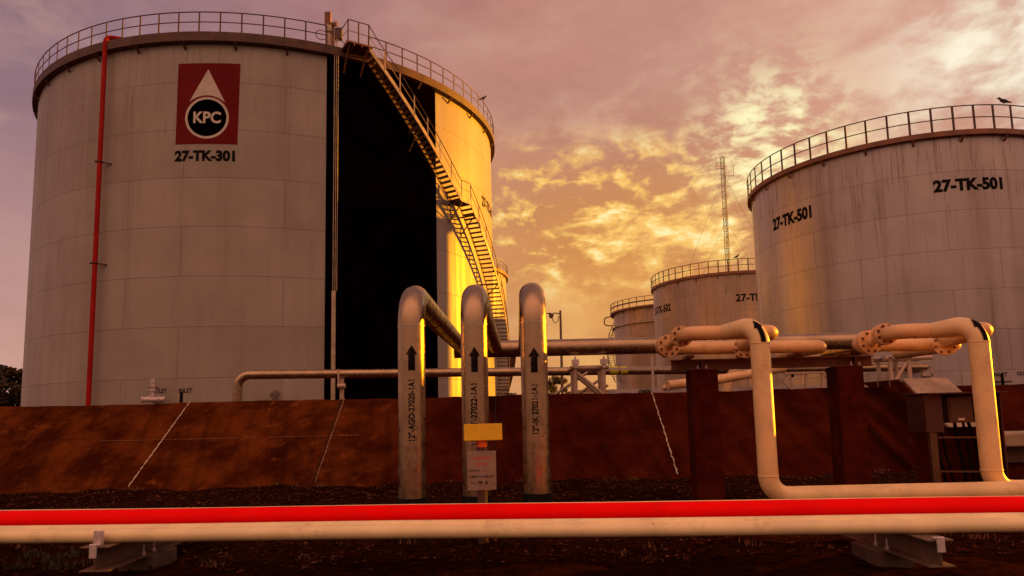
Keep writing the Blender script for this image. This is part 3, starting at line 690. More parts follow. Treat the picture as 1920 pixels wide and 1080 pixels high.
def manifold(label, riser_px, Yr, rr, zrun, zf, run_px, Yf, rf, back_px, Yb, rb, zb, group):
    x = pix(riser_px, 760, Yr).x; ztop = zf
    g = thing('cream_manifold', label, 'pipework', (x, Yr, 0), group)
    xl = pix(run_px[0], 620, Yf).x; xr = pix(run_px[1], 620, Yf).x
    br_ = rr*2.1
    # riser: ground run from the right, up, then a back-left elbow that meets the front run
    path = fillet([(x+9, Yr+.02, zrun), (x, Yr, zrun), (x, Yr, ztop+.03), (x-.26, Yf, zf)], [0, br_, br_*.95, 0], 14)
    R_ = [rr]*(len(path)-1)+[rf*1.06]
    mb = MB(); mb.tube(path, R_, 36); mb.build('riser', M['cream'], g)
    for z in (zrun+br_, ztop+.03-br_*.95): weld(g, (x, Yr, z), (0, 0, 1), rr)
    weld(g, (x+br_, Yr, zrun), (1, 0, 0), rr)
    be = rf*1.7; yv = Yf+.30
    mb = MB(); mb.tube(fillet([(xl, yv, zf), (xl, Yf, zf), (xr, Yf, zf), (xr, Yb-.05, zb+.02)], be, 9), rf, 32); mb.build('front_pipe', M['creamdirty'], g)
    for f_ in (.22, .42): weld(g, (xl+(x-.26-xl)*f_*1.6+.05, Yf, zf), (1, 0, 0), rf-.001, 'creamdirty')
    xe = pix(back_px[1], 650, Yb).x; xb0 = xl-.05
    flange(g, (xl, Yf+.30, zf), (.15, 1, 0), rf*1.5, .045); flange(g, (xl-.01, Yf+.36, zf), (.15, 1, 0), rf*1.5, .045)
    y1 = Yb-.42
    mb = MB(); mb.tube([(xl-.01, Yf+.36, zf), (xl-.02, Yf+.5, zf-.01), (xb0, y1-.1, zb+.01), (xb0, y1, zb)], [rf*.95, rf*.55, rf*.55, rf*.8], 20); mb.build('check_valve', M['creamdirty'], g)
    flange(g, (xb0, y1, zb), (-.1, 1, 0), rf*1.72, .05); flange(g, (xb0-.01, y1+.07, zb), (-.1, 1, 0), rf*1.72, .05)
    xm = pix(back_px[2], 655, Yb-.2).x
    flange(g, (xm, Yb-.12, zb-.02), (.6, 1, 0), rf*1.65, .05); flange(g, (xm+.04, Yb-.06, zb-.02), (.6, 1, 0), rf*1.65, .05)
    mb = MB(); mb.tube(fillet([(xm-.15, Yb, zb-.01), (xm, Yb-.1, zb-.02), (xr-.05, Yf+.25, zf-.02)], .12, 6), rb*.72, 20); mb.build('link_pipe', M['creamdirty'], g)
    mb = MB(); mb.tube(fillet([(xb0-.01, y1+.04, zb), (xb0-.01, Yb, zb), (xe, Yb, zb-.015), (xe, Yb+1.6, zb-.015)], rb*2.1, 9), rb, 32); mb.build('back_pipe', M['creamdirty'], g)
    ztop = zf+.03
    # painted arrow following the bend of the riser elbow
    cz, R0 = ztop-br_*.95, br_*.95; dv = Vector((-.26, Yf-Yr, 0)).normalized(); sv_ = Vector((dv.y, -dv.x, 0)); cc = Vector((x, Yr, 0))+dv*R0
    def onbend(u, a, pr=.005):            # u across, a along the bend (0 bottom .. pi/2)
        rho = R0+(rr+pr)*cos(u); return cc-dv*(rho*cos(a))+sv_*((rr+pr)*sin(u))+Vector((0, 0, cz+rho*sin(a)))
    vs = []; fs = []; n = 10; u0 = -.42
    def band(ua, ub, a0, a1, va=None, vb=None):
        k = len(vs); va = ua if va is None else va; vb = ub if vb is None else vb
        for q in range(n+1):
            s = q/n; a = a0+(a1-a0)*s; lo = ua+(va-ua)*s; hi = ub+(vb-ub)*s
            for m_ in range(5): vs.append(onbend(lo+(hi-lo)*m_/4, a))
        for q in range(n):
            for m_ in range(4): w = k+q*5+m_; fs.append((w, w+1, w+6, w+5))
    band(u0-.25, u0+.25, .02, .62); band(u0-.50, u0+.50, .62, 1.0, u0-.01, u0+.01)
    mb = MB(); mb.add(vs, fs); mb.build('arrow_mark', M['ink'], g)
    return g, x
manifold('cream pipe riser with arrow and flanged loop above the two red columns', 1432, 7.95, .1095, .345, 2.262, (1290, 1452), 8.45, .088, (1262, 1546, 1400), 9.75, .090, 2.195, 'cream pipe manifolds')
manifold('cream pipe riser with arrow and flanged loop in front of the electrical cabinet', 1847, 8.25, .112, .322, 2.255, (1685, 1857), 8.7, .094, (1600, 1800, 1780), 9.75, .092, 2.18, 'cream pipe manifolds')

# columns and the beam that carry the manifolds
YB = 10.2; zb1 = 2.062
xa, xb = pix(1258, 680, YB).x, pix(1634, 680, YB).x
def ibeam(mb, a, b, w, h, t=.014):
    a, b = Vector(a), Vector(b); mb.bar(a+Vector((0, 0, h/2-t/2)), b+Vector((0, 0, h/2-t/2)), w, t); mb.bar(a-Vector((0, 0, h/2-t/2)), b-Vector((0, 0, h/2-t/2)), w, t)
    mb.bar(a, b, t*.8, h-2*t-.002)
sb = thing('support_beam', 'long rust brown steel beam lying across the two red columns', 'beam', ((xa+xb)/2, YB, zb1-.1))
mb = MB(); ibeam(mb, (xa, YB, zb1-.076), (xb, YB, zb1-.076), .18, .152); mb.build('beam_body', M['beam'], sb)
for px in (1314, 1600):
    xx = pix(px, 680, YB).x; mb = MB()
    mb.box((xx, YB-.047, zb1-.076), (.012, .075, .118)); mb.build('stiffener', M['beam'], sb)
    for dx in (-.06, .06):
        mb = MB(); mb.tube([(xx+dx, YB-.05, zb1-.138), (xx+dx, YB-.05, zb1-.085)], .011, 6); mb.tube([(xx+dx, YB-.05, zb1-.137), (xx+dx, YB-.05, zb1-.115)], .021, 6, smooth=False); mb.build('anchor_bolt', M['galv'], sb)
for px in (1285, 1385, 1480, 1570):
    xx = pix(px, 670, YB).x; mb = MB(); mb.box((xx, YB-.16, zb1+.022), (.10, .30, .042)); mb.build('pipe_shoe', M['beam'], sb)
for px, lab in ((1312, 'square red oxide column under the left end of the rust brown beam'), (1580, 'square red oxide column with dark water stain under the beam near the chute')):
    xx = pix(px, 690, YB).x+.02; mb = MB(); mb.hexa([(xx+sx*.197, YB+sy*.19, -.1) for sx, sy in ((-1, -1), (1, -1), (1, 1), (-1, 1))], [(xx+sx*.188, YB+sy*.19, zb1-.155) for sx, sy in ((-1, -1), (1, -1), (1, 1), (-1, 1))])
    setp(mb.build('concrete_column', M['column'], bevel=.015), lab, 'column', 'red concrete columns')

# ------------------------------------------------------------------ pipe behind the slope, posts, tray
ya, yb_ = 30., 36.
p0 = pix(446, 703, ya); p1 = pix(1800, 688, yb_); zq = (p0.z+p1.z)/2
pa = thing('bund_pipe', 'slim grey pipe running behind the slope with a turned down elbow at each end', 'pipe', (p0.x, ya, zq))
mb = MB(); mb.tube(fillet([(p0.x, ya, 0), (p0.x, ya, p0.z), (p1.x, yb_, p1.z), (p1.x, yb_, 0)], .5), .20, 24); mb.build('pipe_body', M['steel'], pa)
def along(px): t = (px-446)/(1800-446); return p0.lerp(p1, t)
d = (p1-p0).normalized()
def ptat(px):
    best = min((abs((lambda q: 960+F*(q-O).dot(CR)/(q-O).dot(_f))(p0.lerp(p1, k/600))-px), k) for k in range(601)); return p0.lerp(p1, best[1]/600)
for q0, q1 in ((1141, 1158), (1161, 1174)):
    mb = MB(); mb.tube([ptat(q0), ptat(q1)], .205, 24); mb.build('marking_band', M['band'], pa)
c = ptat(1196); ff = Vector((-c.x, -c.y, 0)).normalized()
letters('stencil', '12" AGO-27020-1A1', lambda u, v: c+d*u+ff*.206+Vector((0, 0, v+.05)), .16, M['ink'], pa, 1.25, .02)
for px in (641,):
    q = ptat(px); mb = MB(); mb.bar((q.x, q.y, 0), (q.x, q.y, q.z-.2), .16, .16); mb.bar((q.x-.1, q.y-.22, q.z-.6), (q.x-.1, q.y-.22, q.z+.2), .07, .07); mb.tube([(q.x-.14, q.y-.2, q.z-.55), (q.x+.2, q.y-.2, q.z-.55)], .11, 10); mb.build('support_leg', M['tubeframe'], pa)
q = ptat(1733); mb = MB(); mb.bar((q.x, q.y, 0), (q.x, q.y, q.z-.2), .3, .2); mb.box((q.x, q.y-.1, q.z-.4), (.5, .3, .12)); mb.bar((q.x+.22, q.y-.2, 0), (q.x+.22, q.y-.2, q.z+.1), .1, .1); mb.build('support_leg', M['tubeframe'], pa)
# cable tray on the crest
a, b = pix(1140, 729, 18.2), pix(1570, 729, 18.2); zt_ = (a.z+b.z)/2-.02
ct = thing('cable_tray', 'pale grey cable tray with upright posts on the slope top', 'cable tray', (a.x, 18.2, zt_))
mb = MB(); mb.bar((a.x, 18.2, zt_), (b.x, 18.2, zt_), .35, .05); mb.bar((a.x, 18.03, zt_+.01), (b.x, 18.03, zt_+.01), .02, .11); mb.build('tray', M['galv'], ct)
for px, pt in ((1225, 668), (1402, 700), (1487, 697)):
    q = pix(px, 727, 18.0); q2 = pix(px, pt, 18.0); mb = MB(); mb.bar((q.x, 18.0, q.z-.4), (q.x, 18.0, q2.z), .055, .055); mb.build('post', M['galv'], ct)
mb = MB(); q, q2 = pix(1140, 692, 17.98), pix(1260, 690, 17.98); mb.bar(q, q2, .03, .05)
mb.build('hand_rail', M['galv'], ct)
# sloping pipes seen between column and riser
sp1 = thing('slant_pipe', 'orange lit short slanting pipe behind the left red column', 'pipe', pix(1362, 735, 17.))
mb = MB(); mb.tube(fillet([pix(1358, 745, 17), pix(1372, 700, 17.), pix(1420, 690, 18.)], .15), .115, 16); mb.build('pipe_body', M['creamdirty'], sp1)
sp2 = thing('slant_pipe', 'rusty pipe sloping up to the right under the brown beam', 'pipe', pix(1300, 720, 15.6))
mb = MB(); mb.tube([pix(1252, 722, 15.2), pix(1345, 712, 15.6), pix(1470, 690, 16.2)], .10, 14); mb.build('pipe_body', M['creamdirty'], sp2)
sp3 = thing('slant_pipe', 'thin pale pipe lying over the slope top left of the left column', 'pipe', pix(1260, 722, 18))
mb = MB(); mb.tube([pix(1243, 727, 18), pix(1290, 718, 18.), pix(1330, 716, 19.)], .07, 12); mb.build('pipe_body', M['cream'], sp3)
# small stand with braces behind the beam (x 1480-1560)
fr = thing('valve_stand', 'small braced steel stand behind the beam between the columns', 'stand', pix(1510, 735, 17))
mb = MB(); mb.bar(pix(1470, 700, 17), pix(1545, 698, 17), .12, .05); mb.bar(pix(1474, 705, 17), pix(1505, 704, 17), .07, .07); mb.build('top_plate', M['tubeframe'], fr)
for a_, b_ in (((1485, 700), (1485, 742)), ((1512, 700), (1512, 742)), ((1543, 697), (1543, 738))):
    mb = MB(); mb.bar(pix(*a_, 17), pix(*b_, 17), .07, .07); mb.build('leg', M['tubeframe'], fr)
for a_, b_ in (((1545, 700), (1585, 742)), ((1470, 715), (1495, 742)), ((1575, 698), (1640, 735))):
    mb = MB(); mb.bar(pix(*a_, 17), pix(*b_, 17), .05, .06); mb.build('brace', M['tubeframe'], fr)
# braces left of the tube rack
bs = thing('brace_frame', 'thin crossed pale braces behind the tube rack', 'frame', pix(1085, 737, 18.))
for a_, b_ in (((1040, 740), (1120, 686)), ((1075, 745), (1135, 705)), ((1110, 742), (1140, 722))):
    mb = MB(); mb.tube([pix(*a_, 18.), pix(*b_, 18.)], .035, 8); mb.build('brace', M['tubeframe'], bs)

# ------------------------------------------------------------------ chute, trough, cabinet
xl, xr = pix(1686, 712, CREST).x, pix(1768, 708, CREST).x
th_ = .22
def cs(x, t, dz): p = slope_pt(x, t); return p+Vector((0, -.55*dz, .83*dz))
ch = thing('concrete_chute', 'pale concrete chute running over the slope top and down to the ground', 'chute', (xl, FOOT, 0))
mb = MB(); mb.hexa([cs(xl, 0, -.05), cs(xr, 0, -.05), cs(xr, 1, -.05), cs(xl, 1, -.05)], [cs(xl, 0, th_), cs(xr, 0, th_), cs(xr, .985, th_), cs(xl, .985, th_)])
tp = cs(xl, .985, th_)
mb.hexa([(xl, CREST+.01, EH-.1), (xr, CREST+.01, EH-.1), (xr, CREST+2.2, EH-.1), (xl, CREST+2.2, EH-.1)], [(xl, tp.y+.004, tp.z), (xr, tp.y+.004, tp.z), (xr, CREST+2.2, tp.z), (xl, CREST+2.2, tp.z)])
mb.build('slab', M['concrete'], ch, bevel=.012)
mb = MB()
for t0, t1 in ((0, .97),):
    mb.hexa([cs(xl-.07, 0, -.05), cs(xl-.004, 0, -.05), cs(xl-.004, .97, -.05), cs(xl-.07, .97, -.05)], [cs(xl-.07, 0, th_-.05), cs(xl-.004, 0, th_-.05), cs(xl-.004, .97, th_-.05), cs(xl-.07, .97, th_-.05)])
mb.hexa([(xl-.07, CREST-.05, EH-.1), (xl-.004, CREST-.05, EH-.1), (xl-.004, CREST+2.2, EH-.1), (xl-.07, CREST+2.2, EH-.1)], [(xl-.07, CREST-.02, EH+.17), (xl-.004, CREST-.02, EH+.17), (xl-.004, CREST+2.2, EH+.17), (xl-.07, CREST+2.2, EH+.17)])
mb.build('edge_curb', M['column'], ch)
YT = 12.6; tx = pix(1874, 830, YT-.45).x; t0_ = pix(1900, 812, YT-.45).z; t1_ = pix(1900, 838, YT-.45).z; t2_ = pix(1900, 868, YT-.3).z
tr_ = thing('concrete_trough', 'low pale concrete ledge on a dark base at the right edge', 'ledge', (tx+1.5, YT, 0))
mb = MB(); mb.box((tx+2.0, YT, (t0_+t1_)/2), (4.0, .9, t0_-t1_)); mb.build('ledge', M['concrete'], tr_, bevel=.03)
mb = MB(); mb.box((tx+2.1, YT+.1, (t1_+t2_)/2), (3.9, .6, t1_-t2_-.004)); mb.build('face_panel', M['rawconcrete'], tr_)
mb = MB(); mb.box((tx+2.2, YT+.15, t2_/2-.05), (3.8, .5, t2_+.09)); mb.build('base', M['column'], tr_)
YC = 9.7
ca, cb = pix(1733, 737, YC), pix(1878, 737, YC); zt_ = ca.z; zb_ = pix(1740, 811, YC).z; dx = cb.x-ca.x
cab = thing('electrical_cabinet', 'rust red open fronted hood over a grey electrical box with hanging cables', 'cabinet', ((ca.x+cb.x)/2, YC, 0))
xm = pix(1768, 760, YC).x
mb = MB()
mb.box((ca.x+dx/2, YC+.20, zt_-.01), (dx+.04, .62, .02))
mb.box(((ca.x+xm)/2, YC+.03, (zt_+zb_)/2-.012), (xm-ca.x, .02, zt_-zb_-.02))
mb.box((ca.x+.012, YC+.26, (zt_+zb_)/2-.012), (.02, .42, zt_-zb_-.02))
mb.box((cb.x-.012, YC+.26, zt_/2-.03), (.02, .48, zt_+.02)); mb.box(((xm+cb.x)/2, YC+.48, (zt_+zb_)/2+.06), (cb.x-xm-.03, .015, (zt_-zb_)*.8))
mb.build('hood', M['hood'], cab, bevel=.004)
mb = MB(); mb.box(((ca.x+cb.x)/2+.04, YC+.50, (zb_-.1)/2+.02), (cb.x-ca.x-.12, .012, zb_+.16)); mb.build('back_sheet', M['column'], cab)
e0, e1 = pix(1775, 744, YC+.18), pix(1826, 792, YC+.18)
mb = MB(); mb.box(((e0.x+e1.x)/2, YC+.29, (e0.z+e1.z)/2), (e1.x-e0.x, .24, e0.z-e1.z)); eb = mb.build('electrical_box', M['panel'], cab, bevel=.012)
mb = MB(); mb.box(((e0.x+e1.x)/2, YC+.168, (e0.z+e1.z)/2+.01), ((e1.x-e0.x)*.86, .012, (e0.z-e1.z)*.82)); mb.build('door', M['panel'], eb, bevel=.004)
mb = MB(); mb.box(((e0.x+e1.x)/2-.01, YC+.158, e1.z+.05), (.09, .008, .03)); mb.build('name_plate', M['galv'], eb)
for px in (1749, 1866):
    q = pix(px, 820, YC+.05); mb = MB(); mb.bar((q.x, YC+.06, -.1), (q.x, YC+.06, zb_+.1), .10, .06); mb.build('leg', M['panel'], cab)
for py in (820, 884):
    q0, q1 = pix(1757, py, YC+.09), pix(1866, py, YC+.09); mb = MB(); mb.bar(q0, q1, .03, .022); mb.build('rail', M['panel'], cab)
for k_, (s, e) in enumerate((((1752, 800), (1778, 915)), ((1764, 800), (1790, 910)), ((1790, 795), (1812, 900)), ((1806, 795), (1826, 900)), ((1815, 790), (1840, 880)), ((1833, 800), (1846, 910)))):
    p = pix(*s, YC+.2); r_ = pix(*e, YC+.16); mid = p.lerp(r_, .5)+Vector((-.03+.012*k_, 0, .02))
    mb = MB(); mb.tube([p+Vector((0, 0, .05)), p, p.lerp(mid, .6)+Vector((.0, 0, -.02)), mid, mid.lerp(r_, .6), r_, r_+Vector((.02, .02, -.25))], .018 if k_ % 2 else .024, 8); mb.build('hanging_cable', M['cable'], cab)

# ------------------------------------------------------------------ marker post
YM = 7.35
q = pix(904, 890, YM)
mk = thing('marker_post', 'test post with yellow sign head and grey warning plate before the middle pipe', 'marker post', (q.x, YM, 0))
mb = MB(); mb.tube([(q.x, YM, -.1), (q.x, YM, pix(904, 836, YM).z)], .052, 16); mb.build('post', M['rim'], mk)
mb = MB(); mb.tube([(q.x, YM, pix(904, 838, YM).z), (q.x, YM, pix(904, 812, YM).z)], .058, 18); mb.build('collar', M['orange'], mk)
yc = pix(904.5, 811, YM-.08); Rz = Matrix.Rotation(rad(6), 3, 'Z') @ Matrix.Rotation(rad(-3), 3, 'X')
mb = MB(); mb.box((yc.x, YM+.0, yc.z), (.395, .17, .172), Rz); mb.build('sign_head', M['yellow'], mk, bevel=.006)
pc = pix(903.5, 882, YM-.06); Rp = Matrix.Rotation(rad(4), 3, 'Z')
mb = MB(); mb.box((pc.x, YM-.062, pc.z), (.297, .006, .398), Rp); wpn = mb.build('warning_plate', M['plate'], mk)
def onplate(x0, z0): return lambda u, v: Vector((pc.x, YM-.062, pc.z))+Rp @ Vector((x0+u, -.0045, z0+v))
letters('plate_text', 'WARNING', onplate(0, .128), .030, M['letterred'], wpn, .195, .01); letters('plate_text', 'ONYO', onplate(0, .066), .030, M['letterred'], wpn, .12, .01)
letters('plate_text', 'Serial No.', onplate(-.127, .003), .028, M['ink'], wpn, .11, .005, 'LEFT'); letters('plate_text', 'NAMBARI YA UTAMBULISHO', onplate(0, -.062), .027, M['ink'], wpn, .258, .005)
letters('plate_text', 'TP NO.', onplate(-.127, -.126), .026, M['ink'], wpn, .065, .002, 'LEFT'); letters('plate_text', 'TP  5', onplate(.005, -.126), .030, M['ink'], wpn, .105, .05)
sv = MB()
for sx in (-1, 1):
    for sz in (-1, 1): p = Vector((pc.x, YM-.062, pc.z))+Rp @ Vector((sx*.13, 0, sz*.18)); sv.tube([p, p+Vector((0, -.009, 0))], .007, 8)
sv.build('screw', M['galv'], wpn)['kind'] = 'stuff'

# ------------------------------------------------------------------ foreground pipes on their supports
YAW = -.066
def fgpipe(Yc, r, z, mat, label, welds=()):
    a = Vector((-12, Yc+12*-YAW*1.0, z)); b = Vector((12, Yc-12*-YAW, z))
    g = thing('ground_pipe', label, 'pipe', (0, Yc, z), 'long pipes along the foreground')
    mb = MB(); n = 24; mb.tube([a.lerp(b, i/n)+Vector((0, 0, .003*sin(i*1.3))) for i in range(n+1)], r, 36); mb.build('pipe_body', mat, g)
    for wx in welds:
        p = a.lerp(b, (wx+12)/24); dd = (b-a).normalized(); mb = MB(); mb.tube([p-dd*.006, p+dd*.006], r+.003, 36); mb.build('weld_seam', mat, g)
    return g
BZ = .341
fgpipe(5.76, .057, BZ+.057, M['creamrun'], 'front most thin cream pipe running across the whole foreground', (-.4, 1.1))
fgpipe(5.99, .057, BZ+.057, M['creamrun'], 'thin cream pipe just behind the front most one, under the red pipe', (-2.,))
fgpipe(6.33, .100, BZ+.100, M['red'], 'bright red pipe running across the whole foreground', ())
fgpipe(7.05, .057, BZ+.057, M['creamrun'], 'thin cream pipe showing only its top edge behind the red pipe', ())
def fgsupport(px_l, px_r, py, side, label, Yf):
    a = pix(px_l, py, Yf); b = pix(px_r, py, Yf); x = (a.x+b.x)/2; w = b.x-a.x; h = .2
    g = thing('pipe_support', label, 'pipe support', (x, Yf, 0), 'beam supports under the foreground pipes')
    dx = side
    mb = MB(); ibeam(mb, (x, Yf, BZ-h/2-.002), (x+dx*2.0, Yf+2.0, BZ-h/2-.002), w, h, .012); mb.build('beam', M['fgbeam'], g, bevel=.002)
    mb = MB(); mb.box((x-side*.0-.005, Yf-.012, BZ-.035), (.058, .02, .115)); mb.box((x-.005, Yf+.03, BZ+.006), (.055, .06, .012)); mb.build('stop_plate', M['galv'], g, bevel=.006)
    mb = MB()
    if side == 0: mb.box((x-.04, Yf+.085, BZ+.056), (.045, .012, .115)); mb.box((x+.005, Yf+.06, BZ+.056), (.045, .045, .115)); mb.build('pipe_clip', M['galv'], g, bevel=.003)
    for dy, ddx in ((.62, -.075), (.62, .075), (.80, -.075), (.80, .075)):
        p = Vector((x+dx*dy+ddx, Yf+dy, BZ-h)); bo = MB(); bo.tube([p, p+Vector((0, 0, .10))], .008, 8); bo.tube([p+Vector((0, 0, .012)), p+Vector((0, 0, .035))], .018, 6, smooth=False); bo.build('anchor_bolt', M['galv'], g)
    mb = MB(); mb.box((x+dx*1.0, Yf+.86, (BZ-h-.004)/2-.1), (.31, .46, BZ-h-.004+.2)); mb.build('plinth', M['rawconcrete'], g, bevel=.01)
    return g
fgsupport(150, 205, 1026, 0., 'pale steel beam support with clip under the pipes at the lower left', 5.80)
fgsupport(1738, 1788, 1014, -.001, 'dark steel beam support on a plinth under the pipes at the lower right', 5.30)

# ------------------------------------------------------------------ mast, lamp pole
YMA = 125.; mbs = pix(1366, 560, YMA); mtop = pix(1355, 295, YMA); zm0 = 0.
mroot = thing('lattice_mast', 'tall slender guyed lattice mast rising behind the distant tank', 'mast', (mbs.x, YMA, 0))
base = Vector((mbs.x+.1, YMA, 0)); top = Vector((mtop.x, YMA, mtop.z)); H = top.z
def mpt(k, z, w):
    a = k*2*pi/3+.5; c = base.lerp(top, z/H); return c+Vector((cos(a)*w, sin(a)*w, 0))
legs = MB()
for k in range(3): legs.tube([mpt(k, 0, .52), mpt(k, H, .44)], .055, 5)
legs.build('leg', M['lattice'], mroot); lat = MB(); nz = 44
for i in range(nz):
    z0, z1 = H*i/nz, H*(i+1)/nz
    for k in range(3): lat.tube([mpt(k, z0, .5), mpt((k+1) % 3, z1, .5)], .03, 4); lat.tube([mpt(k, z1, .5), mpt((k+1) % 3, z1, .5)], .03, 4)
lat.build('lattice', M['lattice'], mroot)
gy = MB()
for hz in (.33, .55, .75, .93):
    for k in range(3):
        a = k*2*pi/3+.2; s = base.lerp(top, hz); e = Vector((base.x+cos(a)*(10+14*hz), YMA+sin(a)*(10+14*hz), 0)); gy.tube([s, e], .022, 4)
gy.build('guy_wire', M['lattice'], mroot)
an = MB()
for dz, dx in ((-1., -1.3), (-2.2, -1.3), (-3.6, 1.9)):
    s = top+Vector((0, 0, dz)); an.tube([s, s+Vector((dx, 0, 0))], .05, 4); an.tube([s+Vector((dx, 0, -.2)), s+Vector((dx, 0, 2.2 if dx > 0 else 1.2))], .04, 4)
an.box(base.lerp(top, .42)+Vector((-.7, 0, 0)), (.5, .5, .6)); an.build('antenna', M['lattice'], mroot)
YP = 36.; q0, q1 = pix(1054, 740, YP), pix(1050.5, 582, YP)
lp = thing('lamp_pole', 'slim pole with a small floodlight on a side arm right of the steel pipes', 'lamp pole', (q0.x, YP, 0))
mb = MB(); mb.tube([(q0.x, YP, 0), q1], [.085, .055], 8); mb.build('pole', M['lattice'], lp)
mb = MB(); arm = pix(1037, 587, YP); mb.tube([pix(1051, 588, YP), arm], .03, 6); mb.build('arm', M['lattice'], lp)
mb = MB(); hb = pix(1033.5, 591, YP); mb.box(hb, (.24, .3, .16), Matrix.Rotation(.3, 3, 'Y')); mb.box(hb+Vector((-.02, -.05, -.11)), (.16, .2, .10)); mb.box(hb+Vector((-.12, 0, .10)), (.22, .3, .02)); mb.build('floodlight', M['rim'], lp)
mb = MB(); mb.tube([pix(1035, 594, YP), pix(1037, 602, YP), pix(1041, 606, YP), pix(1046, 602, YP), pix(1047.5, 592, YP)], .02, 6); mb.build('cable_loop', M['cable'], lp)

# ------------------------------------------------------------------ trees
def leaf_mat(name, c0, c1):
    m, t, b, P = newmat(name); n = t.noise(P, .9, 4, .6)
    t.put(b.inputs['Base Color'], t.mix(t.step(n, .35, .65), c0, c1)); b.inputs['Roughness'].default_value = .7; b.inputs['Specular IOR Level'].default_value = .2; return m
M['leaf'] = leaf_mat('leaf', (.022, .020, .008), (.075, .042, .014))
def tree(c, H, Rw, label, n=3200, clumps=26, leaf=.34, name='broadleaf_tree'):
    g = thing(name, label, 'tree' if name != 'shrub' else 'shrub', c); c = Vector(c)
    mb = MB(); tr = c+Vector((.1*Rw, 0, H*.55)); mb.tube([c-Vector((0, 0, .3)), c+Vector((0, 0, H*.3)), tr], [Rw*.09, Rw*.07, Rw*.04], 8)
    cl = []
    for i in range(clumps):
        a = random.uniform(0, 2*pi); rr = Rw*math.sqrt(random.random())*.85; hh = H*random.uniform(.22, .9); kk = 1-max(0, (hh/H-.55))*1.4
        cl.append((c+Vector((cos(a)*rr*kk, sin(a)*rr*kk, hh)), Rw*random.uniform(.2, .38)))
    for p, r in cl[::2]: mb.tube([c+Vector((0, 0, H*.3)), c.lerp(p, .6)+Vector((0, 0, H*.08)), p], [Rw*.04, Rw*.025, Rw*.01], 5)
    mb.build('trunk', M['bark'], g); lf = MB()
    for i in range(n):
        p, r = random.choice(cl); d = Vector((random.gauss(0, 1), random.gauss(0, 1), random.gauss(0, 1))).normalized()*r*random.random()**.4; d.z *= .75
        q = p+d; u = Vector((random.gauss(0, 1), random.gauss(0, 1), random.gauss(0, 1))).normalized(); v = u.orthogonal().normalized(); s = leaf*random.uniform(.6, 1.3)
        lf.add([q-u*s, q+v*s*.5, q+u*s, q-v*s*.5], [(0, 1, 2, 3)])
    lf.build('crown', M['leaf'], g); return g
tree((pix(8, 700, 75).x, 75, .85), pix(12, 680, 75).z-.85, 3.4, 'dark bushy tree at the left edge beside the big tank', 5200, 40, .26)
tree((pix(-80, 700, 82).x, 82, .85), pix(-60, 690, 82).z-.85, 4.6, 'brownish tree cut by the left edge behind the first one', 3600, 36, .3)
tree((pix(1040, 720, 60).x, 60, .85), pix(1042, 702, 60).z-.85, 1.5, 'small dark tree behind the lamp pole', 2400, 22, .14)
tree((pix(964, 740, 40).x, 40, .85), pix(964, 731, 40).z-.85, .8, 'low dark shrub right of the big tank stair', 900, 12, .09, 'shrub')

# ------------------------------------------------------------------ light
SUN_AZ, SUN_EL = rad(64), rad(6.7)
sd = Vector((sin(SUN_AZ)*cos(SUN_EL), cos(SUN_AZ)*cos(SUN_EL), sin(SUN_EL)))
sl = bpy.data.lights.new('sun', 'SUN'); sl.energy = 5.; sl.angle = rad(.6); sl.color = (1., .37, .004)
so = bpy.data.objects.new('sun', sl); COL.objects.link(so); so.rotation_euler = sd.to_track_quat('Z', 'Y').to_euler()

wd = bpy.data.worlds.new('World'); sc.world = wd; wd.use_nodes = True; t = NT(wd.node_tree); wd.node_tree.nodes.clear()
tc = t.node('ShaderNodeTexCoord'); D = tc.outputs['Generated']; x, y, z = t.sep(D)
sky = t.node('ShaderNodeTexSky', sky_type='NISHITA'); sky.sun_disc = False; sky.sun_elevation = SUN_EL; sky.sun_rotation = SUN_AZ
def lin(r, g, b): return tuple(((c/255+.055)/1.055)**2.4 if c > 10 else c/255/12.92 for c in (r, g, b))
def lobe(px, py, wdeg):
    k = .693*2/rad(wdeg)**2; d = ray(px, py)
    return t.math('POWER', t.math('MAXIMUM', t.vm('DOT_PRODUCT', D, tuple(d)), 0.), k)
AZ = t.math('ARCTAN2', x, y); EL = t.math('ARCSINE', z)
P = t.comb(AZ, t.math('MULTIPLY', EL, 1.75), 0.)
warp = t.node('ShaderNodeTexNoise'); warp.inputs['Scale'].default_value = 3.; warp.inputs['Detail'].default_value = 4; t.l.new(P, warp.inputs['Vector'])
Pw = t.vm('ADD', P, t.vm('SCALE', t.vm('SUBTRACT', warp.outputs['Color'], (.5, .5, .5)), scale=.16))
nb = t.noise(Pw, 2.3, 6, .52, off=(1.3, 4.2, 0)); nm = t.noise(Pw, 5.6, 8, .54, off=(7.1, .4, 2)); nf = t.noise(Pw, 25., 9, .60, off=(2, 5, 1))
base = t.mix(t.step(z, 0., .45), lin(204, 154, 140), lin(144, 112, 124))
base = t.mix(t.math('MULTIPLY', lobe(1600, 40, 18), .95, clamp=True), base, lin(216, 158, 134))
base = t.mix(t.math('MULTIPLY', lobe(980, 110, 16), .9, clamp=True), base, lin(196, 136, 118))
gold = t.math('MULTIPLY', t.math('MULTIPLY', lobe(1180, 520, 18), t.step(z, .46, .24)), .98, clamp=True)
base = t.mix(gold, base, lin(218, 146, 70))
base = t.mix(t.math('MULTIPLY', t.step(nb, .42, .66), .5), base, t.mix(1., base, (.72, .66, .74), 'MULTIPLY'))
base = t.mix(t.math('MULTIPLY', t.step(nf, .40, .70), .35), base, t.mix(1., base, (.80, .74, .70), 'MULTIPLY'))
soft = t.math('ADD', t.math('MULTIPLY', nm, .7), t.math('MULTIPLY', nf, .3))
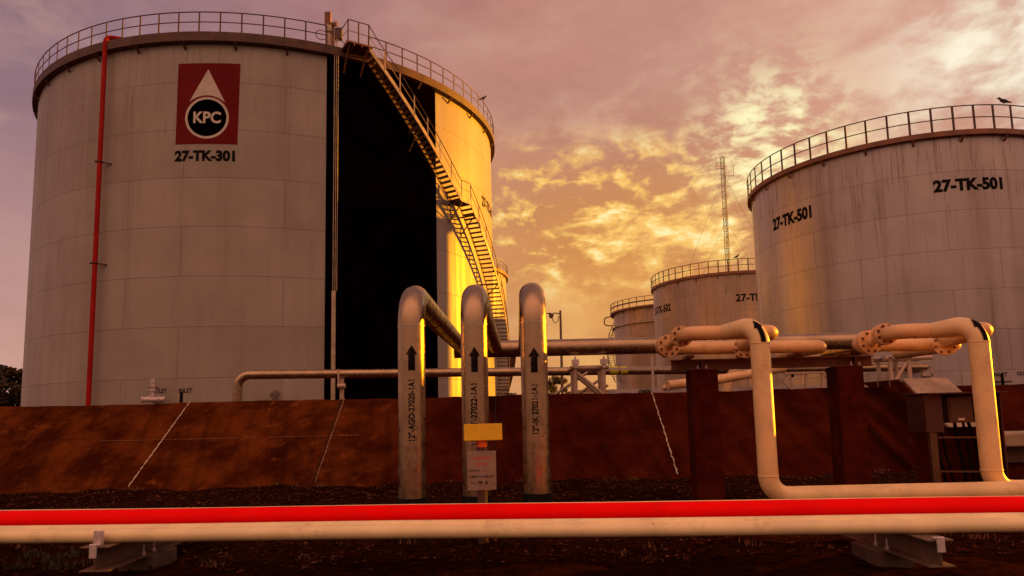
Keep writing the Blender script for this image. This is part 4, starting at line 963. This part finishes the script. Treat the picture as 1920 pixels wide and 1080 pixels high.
amt = t.math('ADD', .16, t.math('MULTIPLY', t.math('ADD', t.math('MULTIPLY', lobe(60, 120, 17), .6), lobe(1200, 430, 14)), .52))
base = t.mix(t.math('MULTIPLY', t.step(soft, .45, .64), amt), base, t.mix(gold, t.mix(lobe(1700, 60, 25), lin(196, 154, 140), lin(236, 188, 160)), lin(244, 184, 100)))
band = t.math('MULTIPLY', t.step(z, .40, .31), t.step(z, .13, .24))
hot = t.math('ADD', t.math('MULTIPLY', nf, .62), t.math('MULTIPLY', nm, .38))
gm = t.math('MULTIPLY', band, t.math('MINIMUM', t.math('MULTIPLY', lobe(1190, 400, 11), 1.5), 1.))
base = t.mix(t.math('MULTIPLY', gm, t.step(hot, .465, .58)), base, lin(255, 200, 100))
base = t.mix(t.math('MULTIPLY', gm, t.step(hot, .545, .64)), base, lin(255, 242, 176))
g2 = t.math('MULTIPLY', t.step(hot, .42, .60), t.math('MINIMUM', t.math('MULTIPLY', lobe(1448, 262, 3.6), 1.5), 1.))
base = t.mix(g2, base, lin(255, 244, 188))
g3 = t.math('MULTIPLY', t.step(soft, .36, .60), t.math('MINIMUM', t.math('MULTIPLY', lobe(1970, 110, 6.5), 1.5), 1.))
base = t.mix(g3, base, lin(255, 246, 218))
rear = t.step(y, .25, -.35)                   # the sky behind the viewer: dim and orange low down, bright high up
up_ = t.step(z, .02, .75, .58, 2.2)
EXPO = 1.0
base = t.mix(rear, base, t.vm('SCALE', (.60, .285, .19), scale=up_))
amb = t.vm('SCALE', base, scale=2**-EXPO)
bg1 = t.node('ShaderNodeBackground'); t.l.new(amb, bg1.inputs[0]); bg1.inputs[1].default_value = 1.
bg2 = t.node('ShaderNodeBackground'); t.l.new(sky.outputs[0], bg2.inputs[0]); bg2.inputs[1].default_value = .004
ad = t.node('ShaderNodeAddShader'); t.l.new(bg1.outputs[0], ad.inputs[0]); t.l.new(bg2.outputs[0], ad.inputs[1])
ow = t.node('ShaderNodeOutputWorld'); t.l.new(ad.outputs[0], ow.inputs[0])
wd.cycles.sampling_method = 'AUTOMATIC'

vs_ = sc.view_settings; sc.display_settings.display_device = 'sRGB'; vs_.view_transform = 'Standard'; vs_.look = 'None'; vs_.exposure = EXPO; vs_.gamma = 1
sc.render.engine = 'CYCLES'; sc.cycles.max_bounces = 5; sc.cycles.use_denoising = True
try: sc.cycles.denoiser = 'OPENIMAGEDENOISE'
except Exception: pass
